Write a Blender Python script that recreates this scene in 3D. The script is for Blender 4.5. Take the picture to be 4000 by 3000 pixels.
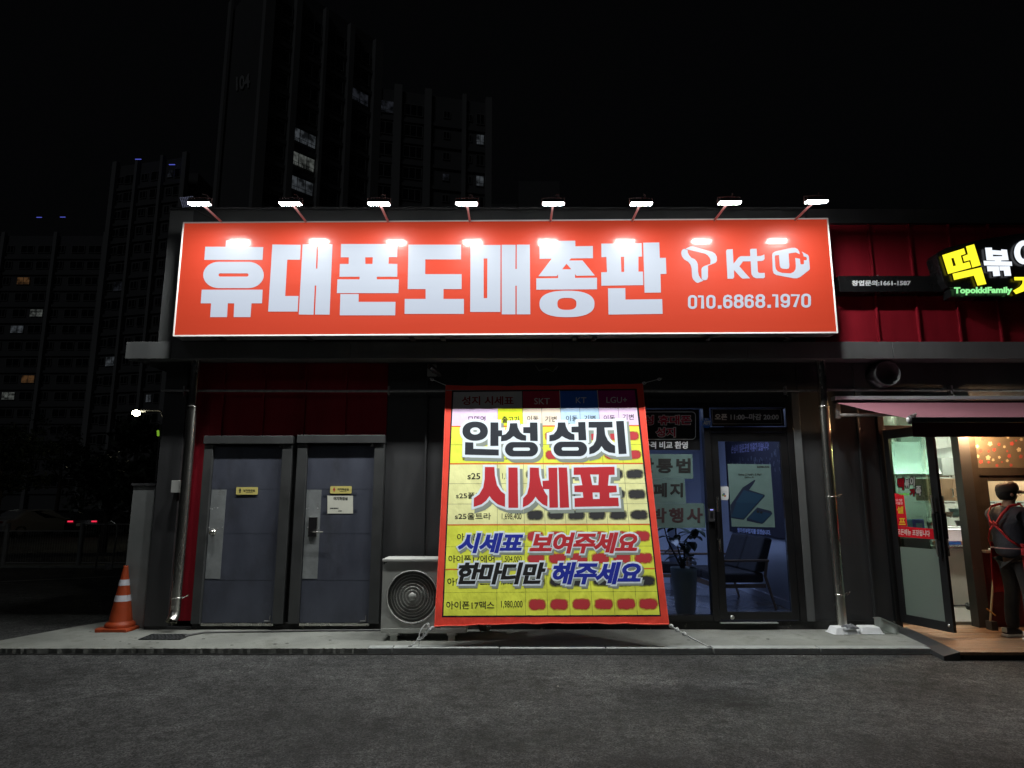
import bpy, math, random
from mathutils import Vector, Matrix
random.seed(7)
sc = bpy.context.scene
C = sc.collection
for o in list(bpy.data.objects): bpy.data.objects.remove(o)

# ------------------------------------------------------------------ camera
F = 2600.0; PITCH = math.radians(9.95); CAMZ = 1.56
cd = bpy.data.cameras.new('camera'); cam = bpy.data.objects.new('camera', cd); C.objects.link(cam)
cd.sensor_width = 36.0; cd.lens = F/4000*36.0; cd.clip_start = 0.05; cd.clip_end = 2000
cam.location = (0, 0, CAMZ); cam.rotation_euler = (math.pi/2+PITCH, 0, 0)
sc.camera = cam
# ------------------------------------------------------------------ world, added fill light, exposure
w = bpy.data.worlds.new('World'); sc.world = w; w.use_nodes = True
bg = w.node_tree.nodes['Background']; bg.inputs[0].default_value = (0.80, 0.86, 1.0, 1); bg.inputs[1].default_value = 0.0013
sd = bpy.data.lights.new('facade_fill', 'SUN'); sd.energy = 0.042; sd.angle = math.radians(12); sd.color = (0.9, 0.95, 1.0)  # added dim sun lamp standing in for street light on the far facades
sun = bpy.data.objects.new('facade_fill', sd); C.objects.link(sun); sun.rotation_euler = (math.radians(52), 0, math.radians(-25))
sc.view_settings.view_transform = 'Standard'; sc.view_settings.look = 'None'
sc.view_settings.exposure = 0.0; sc.view_settings.gamma = 1.0; sc.view_settings.use_curve_mapping = False
sc.cycles.use_denoising = True
sc.cycles.max_bounces = 7; sc.cycles.transparent_max_bounces = 16
sc.cycles.sample_clamp_indirect = 4.0
LAMP = 760.0

# ------------------------------------------------------------------ pixel -> place helpers
ct, st = math.cos(PITCH), math.sin(PITCH)
CAMP = Vector((0, 0, CAMZ))
def ray(u, v):
    s = (1500.0-v)/F
    return Vector(((u-2000.0)/F, ct - s*st, st + s*ct))
def PY(u, v, Y):
    d = ray(u, v); return CAMP + d*(Y/d.y)
def PZ(u, v, z):
    d = ray(u, v); return CAMP + d*((z-CAMZ)/d.z)
def PX(u, v, X):
    d = ray(u, v); return CAMP + d*(X/d.x)
class Plane:
    def __init__(s, p, n):
        s.p = Vector(p); s.n = Vector(n).normalized()
        if s.n.dot(CAMP-s.p) < 0: s.n = -s.n
    def at(s, u, v, off=0.0):
        d = ray(u, v); q = s.p + s.n*off
        return CAMP + d*((q-CAMP).dot(s.n)/d.dot(s.n))
def YP(Y): return Plane((0, Y, 0), (0, -1, 0))

# ------------------------------------------------------------------ materials
def rgb(r, g, b):
    f = lambda c: (c/255/12.92) if c/255 <= 0.04045 else ((c/255+0.055)/1.055)**2.4
    return (f(r), f(g), f(b))
MATS = {}
def mat(name, col, rough=0.6, metal=0.0, var=0.15, scale=3.0, bump=0.0, bscale=60.0, emi=None, es=0.0, coat=0.0, spec=0.5, stretch=None, dirt=None):
    if name in MATS: return MATS[name]
    m = bpy.data.materials.new(name); m.use_nodes = True; nt = m.node_tree; N = nt.nodes; L = nt.links
    p = N['Principled BSDF']
    p.inputs['Roughness'].default_value = rough; p.inputs['Metallic'].default_value = metal
    p.inputs['Specular IOR Level'].default_value = spec
    if coat: p.inputs['Coat Weight'].default_value = coat; p.inputs['Coat Roughness'].default_value = 0.06
    tc = N.new('ShaderNodeTexCoord'); src = tc.outputs['Object']
    if stretch:
        mp = N.new('ShaderNodeMapping'); mp.inputs['Scale'].default_value = stretch
        L.new(src, mp.inputs['Vector']); src = mp.outputs['Vector']
    if var > 0:
        n = N.new('ShaderNodeTexNoise'); n.inputs['Scale'].default_value = scale; n.inputs['Detail'].default_value = 6; n.inputs['Roughness'].default_value = 0.65
        L.new(src, n.inputs['Vector'])
        cr = N.new('ShaderNodeMapRange'); cr.inputs['From Min'].default_value = 0.3; cr.inputs['From Max'].default_value = 0.7
        cr.inputs['To Min'].default_value = 1-var; cr.inputs['To Max'].default_value = 1+var*0.6
        L.new(n.outputs['Fac'], cr.inputs['Value'])
        mx = N.new('ShaderNodeVectorMath'); mx.operation = 'SCALE'; mx.inputs[0].default_value = col
        L.new(cr.outputs['Result'], mx.inputs['Scale'])
        out = mx.outputs['Vector']
        if dirt:
            n3 = N.new('ShaderNodeTexNoise'); n3.inputs['Scale'].default_value = dirt[0]; n3.inputs['Detail'].default_value = 8; n3.inputs['Roughness'].default_value = 0.7
            L.new(src, n3.inputs['Vector'])
            r3 = N.new('ShaderNodeMapRange'); r3.inputs['From Min'].default_value = dirt[1]; r3.inputs['From Max'].default_value = dirt[2]
            L.new(n3.outputs['Fac'], r3.inputs['Value'])
            mm = N.new('ShaderNodeMix'); mm.data_type = 'RGBA'; L.new(r3.outputs['Result'], mm.inputs['Factor'])
            L.new(out, mm.inputs['A']); mm.inputs['B'].default_value = (*dirt[3], 1); out = mm.outputs['Result']
        L.new(out, p.inputs['Base Color'])
        r2 = N.new('ShaderNodeMapRange'); r2.inputs['From Min'].default_value = 0.3; r2.inputs['From Max'].default_value = 0.7
        r2.inputs['To Min'].default_value = max(0.02, rough*0.85); r2.inputs['To Max'].default_value = min(1, rough*1.15)
        L.new(n.outputs['Fac'], r2.inputs['Value']); L.new(r2.outputs['Result'], p.inputs['Roughness'])
    else:
        p.inputs['Base Color'].default_value = (*col, 1)
    if bump > 0:
        n2 = N.new('ShaderNodeTexNoise'); n2.inputs['Scale'].default_value = bscale; n2.inputs['Detail'].default_value = 5
        L.new(src, n2.inputs['Vector'])
        b = N.new('ShaderNodeBump'); b.inputs['Strength'].default_value = bump; b.inputs['Distance'].default_value = 0.02
        L.new(n2.outputs['Fac'], b.inputs['Height']); L.new(b.outputs['Normal'], p.inputs['Normal'])
    if emi:
        p.inputs['Emission Color'].default_value = (*emi, 1); p.inputs['Emission Strength'].default_value = es
    MATS[name] = m; return m
def emit(name, col, s):
    if name in MATS: return MATS[name]
    m = bpy.data.materials.new(name); m.use_nodes = True; nt = m.node_tree; nt.nodes.clear()
    e = nt.nodes.new('ShaderNodeEmission'); e.inputs[0].default_value = (*col, 1); e.inputs[1].default_value = s
    o = nt.nodes.new('ShaderNodeOutputMaterial'); nt.links.new(e.outputs[0], o.inputs[0]); MATS[name] = m; return m
def glass(name, tint=(0.9, 0.95, 0.97), refl=1.0, rough=0.0, haze=None):
    if name in MATS: return MATS[name]
    m = bpy.data.materials.new(name); m.use_nodes = True; nt = m.node_tree; nt.nodes.clear(); N = nt.nodes; L = nt.links
    t = N.new('ShaderNodeBsdfTransparent'); t.inputs[0].default_value = (*tint, 1)
    body = t.outputs[0]
    if haze:
        d = N.new('ShaderNodeBsdfTranslucent'); d.inputs[0].default_value = (*haze[0], 1)
        dd = N.new('ShaderNodeBsdfDiffuse'); dd.inputs[0].default_value = (*haze[0], 1)
        m2 = N.new('ShaderNodeMixShader'); m2.inputs[0].default_value = 0.45; L.new(d.outputs[0], m2.inputs[1]); L.new(dd.outputs[0], m2.inputs[2])
        m3 = N.new('ShaderNodeMixShader'); m3.inputs[0].default_value = haze[1]; L.new(body, m3.inputs[1]); L.new(m2.outputs[0], m3.inputs[2]); body = m3.outputs[0]
    g = N.new('ShaderNodeBsdfGlossy'); g.inputs['Roughness'].default_value = rough
    lw = N.new('ShaderNodeFresnel'); lw.inputs[0].default_value = 1.5
    mu = N.new('ShaderNodeMath'); mu.operation = 'MULTIPLY'; mu.inputs[1].default_value = refl; L.new(lw.outputs[0], mu.inputs[0])
    mx = N.new('ShaderNodeMixShader'); L.new(mu.outputs[0], mx.inputs[0]); L.new(body, mx.inputs[1]); L.new(g.outputs[0], mx.inputs[2])
    o = N.new('ShaderNodeOutputMaterial'); L.new(mx.outputs[0], o.inputs[0]); MATS[name] = m; return m

def sheer(name, col, k=0.55):
    if name in MATS: return MATS[name]
    m = bpy.data.materials.new(name); m.use_nodes = True; nt = m.node_tree; nt.nodes.clear(); N = nt.nodes; L = nt.links
    d = N.new('ShaderNodeBsdfDiffuse'); t = N.new('ShaderNodeBsdfTranslucent'); x = N.new('ShaderNodeMixShader'); o = N.new('ShaderNodeOutputMaterial')
    d.inputs[0].default_value = (*col, 1); t.inputs[0].default_value = (*col, 1); x.inputs[0].default_value = k
    L.new(d.outputs[0], x.inputs[1]); L.new(t.outputs[0], x.inputs[2]); L.new(x.outputs[0], o.inputs[0]); MATS[name] = m; return m

# ------------------------------------------------------------------ object helpers
ORG = {}
def link(o, parent=None):
    C.objects.link(o)
    if parent is not None: o.parent = parent
def props(o, label=None, cat=None, group=None, kind=None):
    if label: o['label'] = label
    if cat: o['category'] = cat
    if group: o['group'] = group
    if kind: o['kind'] = kind
    return o
def thing(name, label, cat, loc=(0, 0, 0), rz=0.0, group=None):
    o = bpy.data.objects.new(name, None); C.objects.link(o); o.empty_display_size = 0.1
    o.location = loc; o.rotation_euler = (0, 0, rz); ORG[o.name] = Vector(loc)
    return props(o, label, cat, group)
class MB:
    def __init__(s): s.v = []; s.f = []; s.smooth = []; s.uv = None
    def add(s, vs, fs, smooth=False):
        k = len(s.v); s.v += [Vector(a) for a in vs]; s.f += [tuple(i+k for i in f) for f in fs]; s.smooth += [smooth]*len(fs); return s
    def box(s, x0, x1, y0, y1, z0, z1):
        return s.hexa([(x0, y0, z0), (x1, y0, z0), (x1, y1, z0), (x0, y1, z0), (x0, y0, z1), (x1, y0, z1), (x1, y1, z1), (x0, y1, z1)])
    def hexa(s, p):
        return s.add(p, [(0, 3, 2, 1), (4, 5, 6, 7), (0, 1, 5, 4), (1, 2, 6, 5), (2, 3, 7, 6), (3, 0, 4, 7)])
    def quad(s, a, b, c, d): return s.add([a, b, c, d], [(0, 1, 2, 3)])
    def slab(s, pts, off):
        n = len(pts); off = Vector(off)
        p = [Vector(a) for a in pts]; q = [a+off for a in p]
        return s.add(p+q, [tuple(range(n-1, -1, -1)), tuple(range(n, 2*n))] + [(i, (i+1) % n, n+(i+1) % n, n+i) for i in range(n)])
    def tube(s, pts, r, n=10, cap=True, smooth=True):
        pts = [Vector(p) for p in pts]; rs = r if isinstance(r, (list, tuple)) else [r]*len(pts)
        rings = []; prev = None
        for i, p in enumerate(pts):
            if i == 0: t = pts[1]-p
            elif i == len(pts)-1: t = p-pts[i-1]
            else: t = (pts[i+1]-p).normalized()+(p-pts[i-1]).normalized()
            if t.length < 1e-9: t = Vector((0, 0, 1))
            t.normalize()
            a = prev if prev is not None else (Vector((0, 0, 1)) if abs(t.z) < 0.9 else Vector((1, 0, 0)))
            b = t.cross(a)
            if b.length < 1e-6: b = t.cross(Vector((0, 1, 0.1)))
            b.normalize(); a = b.cross(t).normalized(); prev = a
            rings.append([p+(a*math.cos(k*2*math.pi/n)+b*math.sin(k*2*math.pi/n))*rs[i] for k in range(n)])
        vs = [q for rg in rings for q in rg]; fs = []
        for i in range(len(pts)-1):
            for k in range(n):
                fs.append((i*n+k, i*n+(k+1) % n, (i+1)*n+(k+1) % n, (i+1)*n+k))
        s.add(vs, fs, smooth)
        if cap:
            s.add(rings[0], [tuple(range(n))]); s.add(rings[-1], [tuple(range(n-1, -1, -1))])
        return s
    def lathe(s, prof, c=(0, 0, 0), n=20, axis='z', smooth=True):
        c = Vector(c); vs = []
        for (r, h) in prof:
            for k in range(n):
                a = k*2*math.pi/n; x, y = r*math.cos(a), r*math.sin(a)
                vs.append(c+(Vector((x, y, h)) if axis == 'z' else Vector((x, h, y)) if axis == 'y' else Vector((h, x, y))))
        fs = [(i*n+k, i*n+(k+1) % n, (i+1)*n+(k+1) % n, (i+1)*n+k) for i in range(len(prof)-1) for k in range(n)]
        return s.add(vs, fs, smooth)
    def build(s, name, m, parent=None, bev=0.0, org=None, label=None):
        o0 = org if org is not None else (ORG.get(parent.name, Vector()) if parent is not None else Vector())
        me = bpy.data.meshes.new(name); me.from_pydata([tuple(v-o0) for v in s.v], [], s.f); me.update()
        for p, sm in zip(me.polygons, s.smooth): p.use_smooth = sm
        if s.uv:
            ul = me.uv_layers.new(name='UVMap')
            for lp in me.loops: ul.data[lp.index].uv = s.uv[lp.vertex_index]
        ms = m if isinstance(m, (list, tuple)) else [m]
        for q in ms: me.materials.append(q)
        o = bpy.data.objects.new(name, me); link(o, parent)
        if parent is None: o.location = o0
        ORG[o.name] = o0.copy()
        if bev:
            b = o.modifiers.new('bevel', 'BEVEL'); b.width = bev; b.segments = 2; b.limit_method = 'ANGLE'; b.angle_limit = math.radians(40)
        if label: o['label'] = label
        return o
def B(*a): return MB().box(*a)
def single(mb, name, m, label, cat, group=None, bev=0.0):
    c = sum(mb.v, Vector())/len(mb.v); c.z = min(v.z for v in mb.v)
    o = mb.build(name, m, None, bev, org=c)
    return props(o, label, cat, group)
def structure(mb, name, m, parent=None, bev=0.0):
    o = mb.build(name, m, parent, bev)
    if parent is None: o['kind'] = 'structure'
    return o
def copy_tree(o, parent=None):
    c = o.copy(); C.objects.link(c)
    if parent is not None: c.parent = parent
    ORG[c.name] = ORG.get(o.name, Vector())
    for ch in list(o.children): copy_tree(ch, c)
    return c

# ------------------------------------------------------------------ flat print: text and traced shapes laid on a real plane
def curve_mesh(cu):
    o = bpy.data.objects.new('tmp_print', cu); C.objects.link(o)
    bpy.context.view_layer.update()
    me = bpy.data.meshes.new_from_object(o.evaluated_get(bpy.context.evaluated_depsgraph_get()))
    bpy.data.objects.remove(o); bpy.data.curves.remove(cu)
    return me
def lay(me, name, m, parent, plane, fn, off, thin=0.0006, zr=1.0):
    """fn: mesh xy -> pixel; every vertex is put onto the plane"""
    o0 = ORG.get(parent.name, Vector()) if parent is not None else Vector()
    for v in me.vertices:
        u, w_ = fn(v.co.x, v.co.y)
        v.co = plane.at(u, w_, off + thin*(v.co.z/zr)) - o0
    for p in me.polygons: p.use_smooth = False
    me.materials.clear(); me.materials.append(m); me.update()
    o = bpy.data.objects.new(name, me); link(o, parent); ORG[o.name] = o0.copy(); return o
def text(s, m, parent, plane, box, bold=0.0, off=0.002, shear=0.0, name='lettering', rise=0.0, ref=None, space=1.0, word=1.0):
    """box = u0,v0,u1,v1 in photograph pixels; rise = px the right end lies higher; bold is in em"""
    def mk(bd):
        c = bpy.data.curves.new('t', 'FONT'); c.body = s; c.size = 1.0; c.resolution_u = 3; c.shear = shear
        c.space_character = space; c.space_word = word
        if bd > 0: c.bevel_depth = bd; c.bevel_resolution = 1
        return curve_mesh(c)
    me = mk(bold)
    if ref is None: xs = [v.co.x for v in me.vertices]; ys = [v.co.y for v in me.vertices]; bb = (min(xs), max(xs), min(ys), max(ys))
    else: bb = ref
    u0, v0, u1, v1 = box
    def fn(x, y):
        a = (x-bb[0])/(bb[1]-bb[0]); b = (y-bb[2])/(bb[3]-bb[2])
        return u0+a*(u1-u0), v1+b*(v0-v1)-rise*a
    o = lay(me, name, m, parent, plane, fn, off, zr=max(bold, 1e-6) if bold > 0 else 1.0)
    return o, bb
def shapes(polys, m, parent, plane, org, k, grow=0.0, off=0.002, name='lettering', shift=(0, 0)):
    """polys: outlines (holes included) in crop pixels; org,k: crop origin and scale"""
    c = bpy.data.curves.new('s', 'CURVE'); c.dimensions = '2D'; c.fill_mode = 'BOTH'
    for pl in polys:
        sp = c.splines.new('POLY'); sp.points.add(len(pl)-1); sp.use_cyclic_u = True
        for q, (x, y) in zip(sp.points, pl): q.co = (x/100, -y/100, 0, 1)
    if grow > 0: c.bevel_depth = grow/100; c.bevel_resolution = 1
    me = curve_mesh(c)
    fn = lambda x, y: (org[0]+(x*100+shift[0])*k, org[1]+(-y*100+shift[1])*k)
    return lay(me, name, m, parent, plane, fn, off, zr=max(grow/100, 1e-6) if grow > 0 else 1.0)
def strokes(paths, m, parent, plane, box, r, off=0.002, name='digit', rise=0.0):
    """paths in a 1 x 2 cell: (points, cyclic)"""
    c = bpy.data.curves.new('s', 'CURVE'); c.dimensions = '3D'; c.bevel_depth = r; c.bevel_resolution = 2; c.use_fill_caps = True
    for pts, cyc in paths:
        sp = c.splines.new('POLY'); sp.points.add(len(pts)-1); sp.use_cyclic_u = cyc
        for q, (x, y) in zip(sp.points, pts): q.co = (x, y, 0, 1)
    me = curve_mesh(c); u0, v0, u1, v1 = box
    xs = [v.co.x for v in me.vertices]; ys = [v.co.y for v in me.vertices]; bx = (min(xs), max(xs), min(ys), max(ys))
    def fn(x, y):
        a = (x-bx[0])/(bx[1]-bx[0]); b = (y-bx[2])/(bx[3]-bx[2])
        return u0+a*(u1-u0), v1+b*(v0-v1)-rise*a
    return lay(me, name, m, parent, plane, fn, off, zr=r)
def rr(x0, y0, x1, y1, r, n=6):
    P = []
    for cx, cy, a0 in ((x1-r, y1-r, 0), (x0+r, y1-r, 90), (x0+r, y0+r, 180), (x1-r, y0+r, 270)):
        for k in range(n+1):
            a = math.radians(a0+90*k/n); P.append((cx+r*math.cos(a), cy+r*math.sin(a)))
    return P
def rrp(x0, y0, x1, y1, rx, ry, n=8, e=1.0):
    P = []
    for cx, cy, a0 in ((x1-rx, y1-ry, 0), (x0+rx, y1-ry, 90), (x0+rx, y0+ry, 180), (x1-rx, y0+ry, 270)):
        for k in range(n+1):
            a = math.radians(a0+90*k/n); c_, s_ = math.cos(a), math.sin(a)
            P.append((cx+rx*math.copysign(abs(c_)**e, c_), cy+ry*math.copysign(abs(s_)**e, s_)))
    return P
def patch(m, parent, plane, pix, off=0.0, thick=0.0, name='panel', uv=None):
    mb = MB(); P = [plane.at(u, v, off) for u, v in pix]
    if thick: mb.slab(P, -plane.n*thick)
    else: mb.add(P, [tuple(range(len(P)))])
    if uv: mb.uv = uv
    return mb.build(name, m, parent)
def rect(m, parent, plane, u0, v0, u1, v1, off=0.0, thick=0.0, name='panel'):
    return patch(m, parent, plane, [(u0, v1), (u1, v1), (u1, v0), (u0, v0)], off, thick, name)

# ------------------------------------------------------------------ shared materials
M_dark = mat('dark_metal', (0.042, 0.043, 0.046), 0.55, 0.0, 0.25, 4, 0.05, 30, stretch=(1, 1, 0.25))
M_black = mat('black_frame', (0.012, 0.012, 0.013), 0.35, 0, 0.2, 5)
M_grey = mat('grey_panel', (0.115, 0.12, 0.122), 0.6, 0, 0.2, 3, 0.05, 40, stretch=(1, 1, 0.3))
M_red = mat('red_cladding', (0.28, 0.011, 0.023), 0.55, 0, 0.25, 2.5, 0.04, 25, stretch=(1, 1, 0.2), spec=.15)
M_steel = mat('stainless_steel', (0.70, 0.69, 0.64), 0.27, 1.0, 0.25, 6, 0.1, 12, stretch=(1, 1, 0.1))
M_white = mat('white_paint', (0.75, 0.76, 0.76), 0.5, 0, 0.08, 3)
M_rope = mat('white_rope', (0.8, 0.82, 0.82), 0.8, 0, 0.1, 60, 0.4, 300)
M_galv = mat('galvanised_pipe', (0.33, 0.33, 0.33), 0.5, 0.6, 0.4, 14)

# ================================================================== GROUND
def asphalt():
    m = bpy.data.materials.new('asphalt'); m.use_nodes = True; nt = m.node_tree; N = nt.nodes; L = nt.links; p = N['Principled BSDF']
    tc = N.new('ShaderNodeTexCoord')
    def noise(s, d=6, r=0.6):
        n = N.new('ShaderNodeTexNoise'); n.inputs['Scale'].default_value = s; n.inputs['Detail'].default_value = d; n.inputs['Roughness'].default_value = r
        L.new(tc.outputs['Object'], n.inputs['Vector']); return n.outputs['Fac']
    def rng(x, a, b, c, d):
        r = N.new('ShaderNodeMapRange'); r.inputs['From Min'].default_value = a; r.inputs['From Max'].default_value = b
        r.inputs['To Min'].default_value = c; r.inputs['To Max'].default_value = d; L.new(x, r.inputs['Value']); return r.outputs['Result']
    def mul(a, b):
        q = N.new('ShaderNodeMath'); q.operation = 'MULTIPLY'; L.new(a, q.inputs[0]); L.new(b, q.inputs[1]); return q.outputs[0]
    vo = N.new('ShaderNodeTexVoronoi'); vo.inputs['Scale'].default_value = 90; L.new(tc.outputs['Object'], vo.inputs['Vector'])
    sp = rng(vo.outputs['Color'], 0.25, 0.95, 0.35, 2.0)
    big = rng(noise(0.9, 5), 0.3, 0.7, 0.5, 1.4); mid = rng(noise(7, 9, 0.8), 0.33, 0.67, 0.35, 1.8); fine = rng(noise(160, 3), 0.3, 0.72, 0.45, 1.75)
    # shallow cracks and a repaired strip
    v2 = N.new('ShaderNodeTexVoronoi'); v2.feature = 'DISTANCE_TO_EDGE'; v2.inputs['Scale'].default_value = 0.42
    n3 = N.new('ShaderNodeTexNoise'); n3.inputs['Scale'].default_value = 2.5; n3.inputs['Detail'].default_value = 6; L.new(tc.outputs['Object'], n3.inputs['Vector'])
    ad = N.new('ShaderNodeVectorMath'); ad.operation = 'MULTIPLY_ADD'; ad.inputs[1].default_value = (0.9, 0.9, 0.9)
    L.new(n3.outputs['Color'], ad.inputs[0]); L.new(tc.outputs['Object'], ad.inputs[2]); L.new(ad.outputs[0], v2.inputs['Vector'])
    gp_ = N.new('ShaderNodeVectorMath'); gp_.operation = 'SUBTRACT'; gp_.inputs[1].default_value = (1.95, 6.2, 0)
    L.new(ad.outputs[0], gp_.inputs[0]); sc_v = N.new('ShaderNodeVectorMath'); sc_v.operation = 'MULTIPLY'; sc_v.inputs[1].default_value = (1, 1.6, 0); L.new(gp_.outputs[0], sc_v.inputs[0])
    ln = N.new('ShaderNodeVectorMath'); ln.operation = 'LENGTH'; L.new(sc_v.outputs[0], ln.inputs[0]); oil = rng(ln.outputs['Value'], 0.35, 0.75, 0.5, 1.0)
    v4 = N.new('ShaderNodeTexNoise'); v4.inputs['Scale'].default_value = 1.6; v4.inputs['Detail'].default_value = 9; v4.inputs['Roughness'].default_value = .75
    mp4 = N.new('ShaderNodeMapping'); mp4.inputs['Scale'].default_value = (.5, 1.6, 1); mp4.inputs['Rotation'].default_value = (0, 0, .5); L.new(tc.outputs['Object'], mp4.inputs['Vector']); L.new(mp4.outputs[0], v4.inputs['Vector'])
    scuff = rng(v4.outputs['Fac'], 0.56, 0.72, 1.0, 1.9)
    crack = rng(v2.outputs['Distance'], 0.0, 0.008, 0.6, 1.0)
    f = mul(mul(mul(sp, big), mul(mid, fine)), mul(crack, mul(oil, scuff)))
    sv = N.new('ShaderNodeVectorMath'); sv.operation = 'SCALE'; sv.inputs[0].default_value = (0.066, 0.067, 0.067); L.new(f, sv.inputs['Scale'])
    L.new(sv.outputs['Vector'], p.inputs['Base Color']); p.inputs['Roughness'].default_value = 0.82; p.inputs['Specular IOR Level'].default_value = 0.3
    b = N.new('ShaderNodeBump'); b.inputs['Strength'].default_value = 0.9; b.inputs['Distance'].default_value = 0.006; L.new(mul(sp, fine), b.inputs['Height'])
    L.new(b.outputs['Normal'], p.inputs['Normal']); return m
g = MB()
def gz(y): return 0.0 if y < 19 else -min(0.36, (y-19)*0.06)
ys = [-30, 0, 4, 7.2, 9, 14, 19, 22, 25.9, 40, 80, 200, 600]; xs = [-400, -80, -30, -12, -5, 0, 5, 12, 60, 400]
g.add([(x, y, gz(y)) for y in ys for x in xs], [(j*len(xs)+i, j*len(xs)+i+1, (j+1)*len(xs)+i+1, (j+1)*len(xs)+i) for j in range(len(ys)-1) for i in range(len(xs)-1)])
structure(g, 'road', asphalt())

PAV = 0.055
M_conc = mat('pavement_concrete', (0.28, 0.29, 0.265), 0.8, 0, 0.4, 1.6, 0.5, 70, dirt=(3.2, 0.5, 0.72, (0.13, 0.135, 0.115)))
M_kerb = mat('kerb_granite', (0.36, 0.38, 0.37), 0.7, 0, 0.25, 12, 0.4, 120)
def kp(u, v): p = PZ(u, v, PAV); return (p.x, p.y)
KY = kp(2000, 2533)[1]
# pavement slab: front edge broken and uneven on the left, cut off at an angle where the block ends
leftc = [kp(-60, 2546), kp(160, 2480), kp(330, 2442), kp(430, 2425)]
front = [(-5.75, KY-0.02)]
x = -5.6
while x < -1.55:
    front.append((x, KY-0.004+random.uniform(-0.007, 0.007))); x += random.uniform(0.02, 0.05)
front.append((-1.5, KY-0.004)); front.append((-1.5, KY+0.13)); front.append((4.5, KY+0.13)); front.append((4.62, 9.2)); front.append((-4.9, 9.2))
pts = [(a, b, PAV) for a, b in front] + [(kp(430, 2425)[0], kp(430, 2425)[1], PAV), (kp(250, 2456)[0], kp(250, 2456)[1], PAV)]
mbp = MB().slab(pts, (0, 0, -0.25)); structure(mbp, 'pavement', M_conc)
pav = bpy.data.objects['pavement']
edges_x = []
x = PZ(1532, 2533, PAV).x
while x < 4.2: edges_x.append(x); x += 1.107
edges_x = [-1.5]+[e for e in edges_x if e > -1.45]+[4.34]
for a, b_ in zip(edges_x[:-1], edges_x[1:]):
    dz = random.uniform(-0.003, 0.004)
    B(a+0.005, b_-0.005, KY-0.004+random.uniform(-.004, .004), KY+0.122, -0.1, PAV+0.006+dz).build('kerb_stone', M_kerb, pav, 0.008)
B(-8, 9, KY-0.045, KY-0.0125, -0.05, 0.006).build('kerb_shade_strip', mat('kerb_shade_black', (.006, .006, .006), .9, 0, .3), pav)  # black strip paints in the shade along the foot of the kerb face
# timber deck in front of the snack shop
DZ = 0.08
DF = 6.97
M_deck = mat('deck_board', (0.30, 0.17, 0.095), 0.65, 0, 0.45, 3, 0.3, 40, stretch=(0.6, 6, 1), dirt=(2.2, 0.55, 0.75, (0.10, 0.07, 0.05)))
deck = props(bpy.data.objects.new('deck', None), None, None, None, 'structure'); C.objects.link(deck); ORG['deck'] = Vector()
dl = kp(3520, 2432)[0]
y = DF; i = 0
def dxl(y):  # slanting left edge of the deck
    t = (y-DF)/(8.3-DF); return 4.44*(1-t)+4.68*t
while y < 8.7:
    y1 = y+0.142; xs_ = [dxl(min(y, 8.3)), 5.9+0.25*(i % 2), 7.3, 9.0]
    for a, b_ in zip(xs_[:-1], xs_[1:]):
        B(a+0.002, b_-0.002, y, y1-0.006, DZ-0.03, DZ+random.uniform(-0.001, 0.001)).build('deck_board', M_deck, deck, 0.003)
    y = y1; i += 1
B(4.5, 9.0, DF+.03, 8.7, 0.001, DZ-0.032).build('deck_frame', M_black, deck)
# dark sloping threshold board along the deck's left side
P0, P1 = Vector((4.60, 8.27, DZ)), Vector((4.74, KY-0.03, DZ))
ra = MB().hexa([(4.58, 8.27, PAV+.002), (4.655, 8.27, PAV+.002), (4.655, 8.27, PAV+.003), (4.58, 8.27, PAV+.003), (4.58, 8.27, DZ), (4.655, 8.27, DZ+.004), (4.655, 8.27, DZ+.004), (4.58, 8.27, DZ)]) if False else MB()
ra.add([(4.52, 8.27, PAV+.004), (4.27, DF-.02, PAV-.01), (4.435, DF-.02, DZ+.006), (4.675, 8.27, DZ+.006), (4.675, 8.27, 0.0), (4.435, DF-.02, 0.0), (4.27, DF-.02, 0.0), (4.52, 8.27, 0.0)],
       [(0, 1, 2, 3), (1, 6, 5, 2), (0, 3, 4, 7), (4, 5, 6, 7), (0, 7, 6, 1)])
ra.build('ramp_board', M_dark, deck, 0.003)

# ================================================================== SHOP BUILDING
YW = 8.31; YS = 7.78
SOF = 3.288
bld = thing('shop_building', 'long single storey shop unit with dark and red ribbed metal cladding behind the orange sign', 'building', (0, 8.3, 0))
def part(mb, name, m, parent=bld, bev=0.0, label=None): return mb.build(name, m, parent, bev, label=label)
# lower wall: panels and ribs between x-ranges
def cladding(x0, x1, z0, z1, m, Y, pitch=0.52, first=None, rib=0.035):
    e = []; x = first if first is not None else x0+pitch
    while x < x1-0.03: e.append(x); x += pitch
    E_ = [x0]+e+[x1]
    for a, b_ in zip(E_[:-1], E_[1:]): part(B(a+0.001, b_-0.001, Y+random.uniform(0, .002), Y+0.05, z0, z1), 'wall_panel', m)
    for x in e: part(B(x-0.012, x+0.012, Y-rib, Y-0.001, z0+0.002, z1-0.002), 'seam_rib', m, bev=0.003)
part(B(-4.37, -4.09, YW-0.045, 8.9, 0.09, SOF), 'corner_trim', M_dark, bev=0.004)
cladding(-4.088, -3.80, 0.15, SOF, M_red, YW, 0.6)
cladding(-3.80, -1.575, 2.36, SOF, M_red, YW, 0.515, first=PY(873, 1560, YW).x)
cladding(-1.57, 0.35, 0.15, SOF, M_dark, YW, 0.52, first=PY(1660, 1930, YW).x)
part(B(-3.80, -1.575, YW+0.06, YW+0.1, 0.05, 2.36), 'backing_wall', M_black)
part(B(0.35, 3.60, YW, YW+0.05, 2.78, SOF), 'wall_panel', M_dark)
cladding(3.61, 4.56, 0.15, SOF, M_dark, YW, 0.42, first=4.33)
part(B(4.56, 8.2, YW, YW+0.05, 2.86, SOF), 'wall_panel', M_dark)
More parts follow.
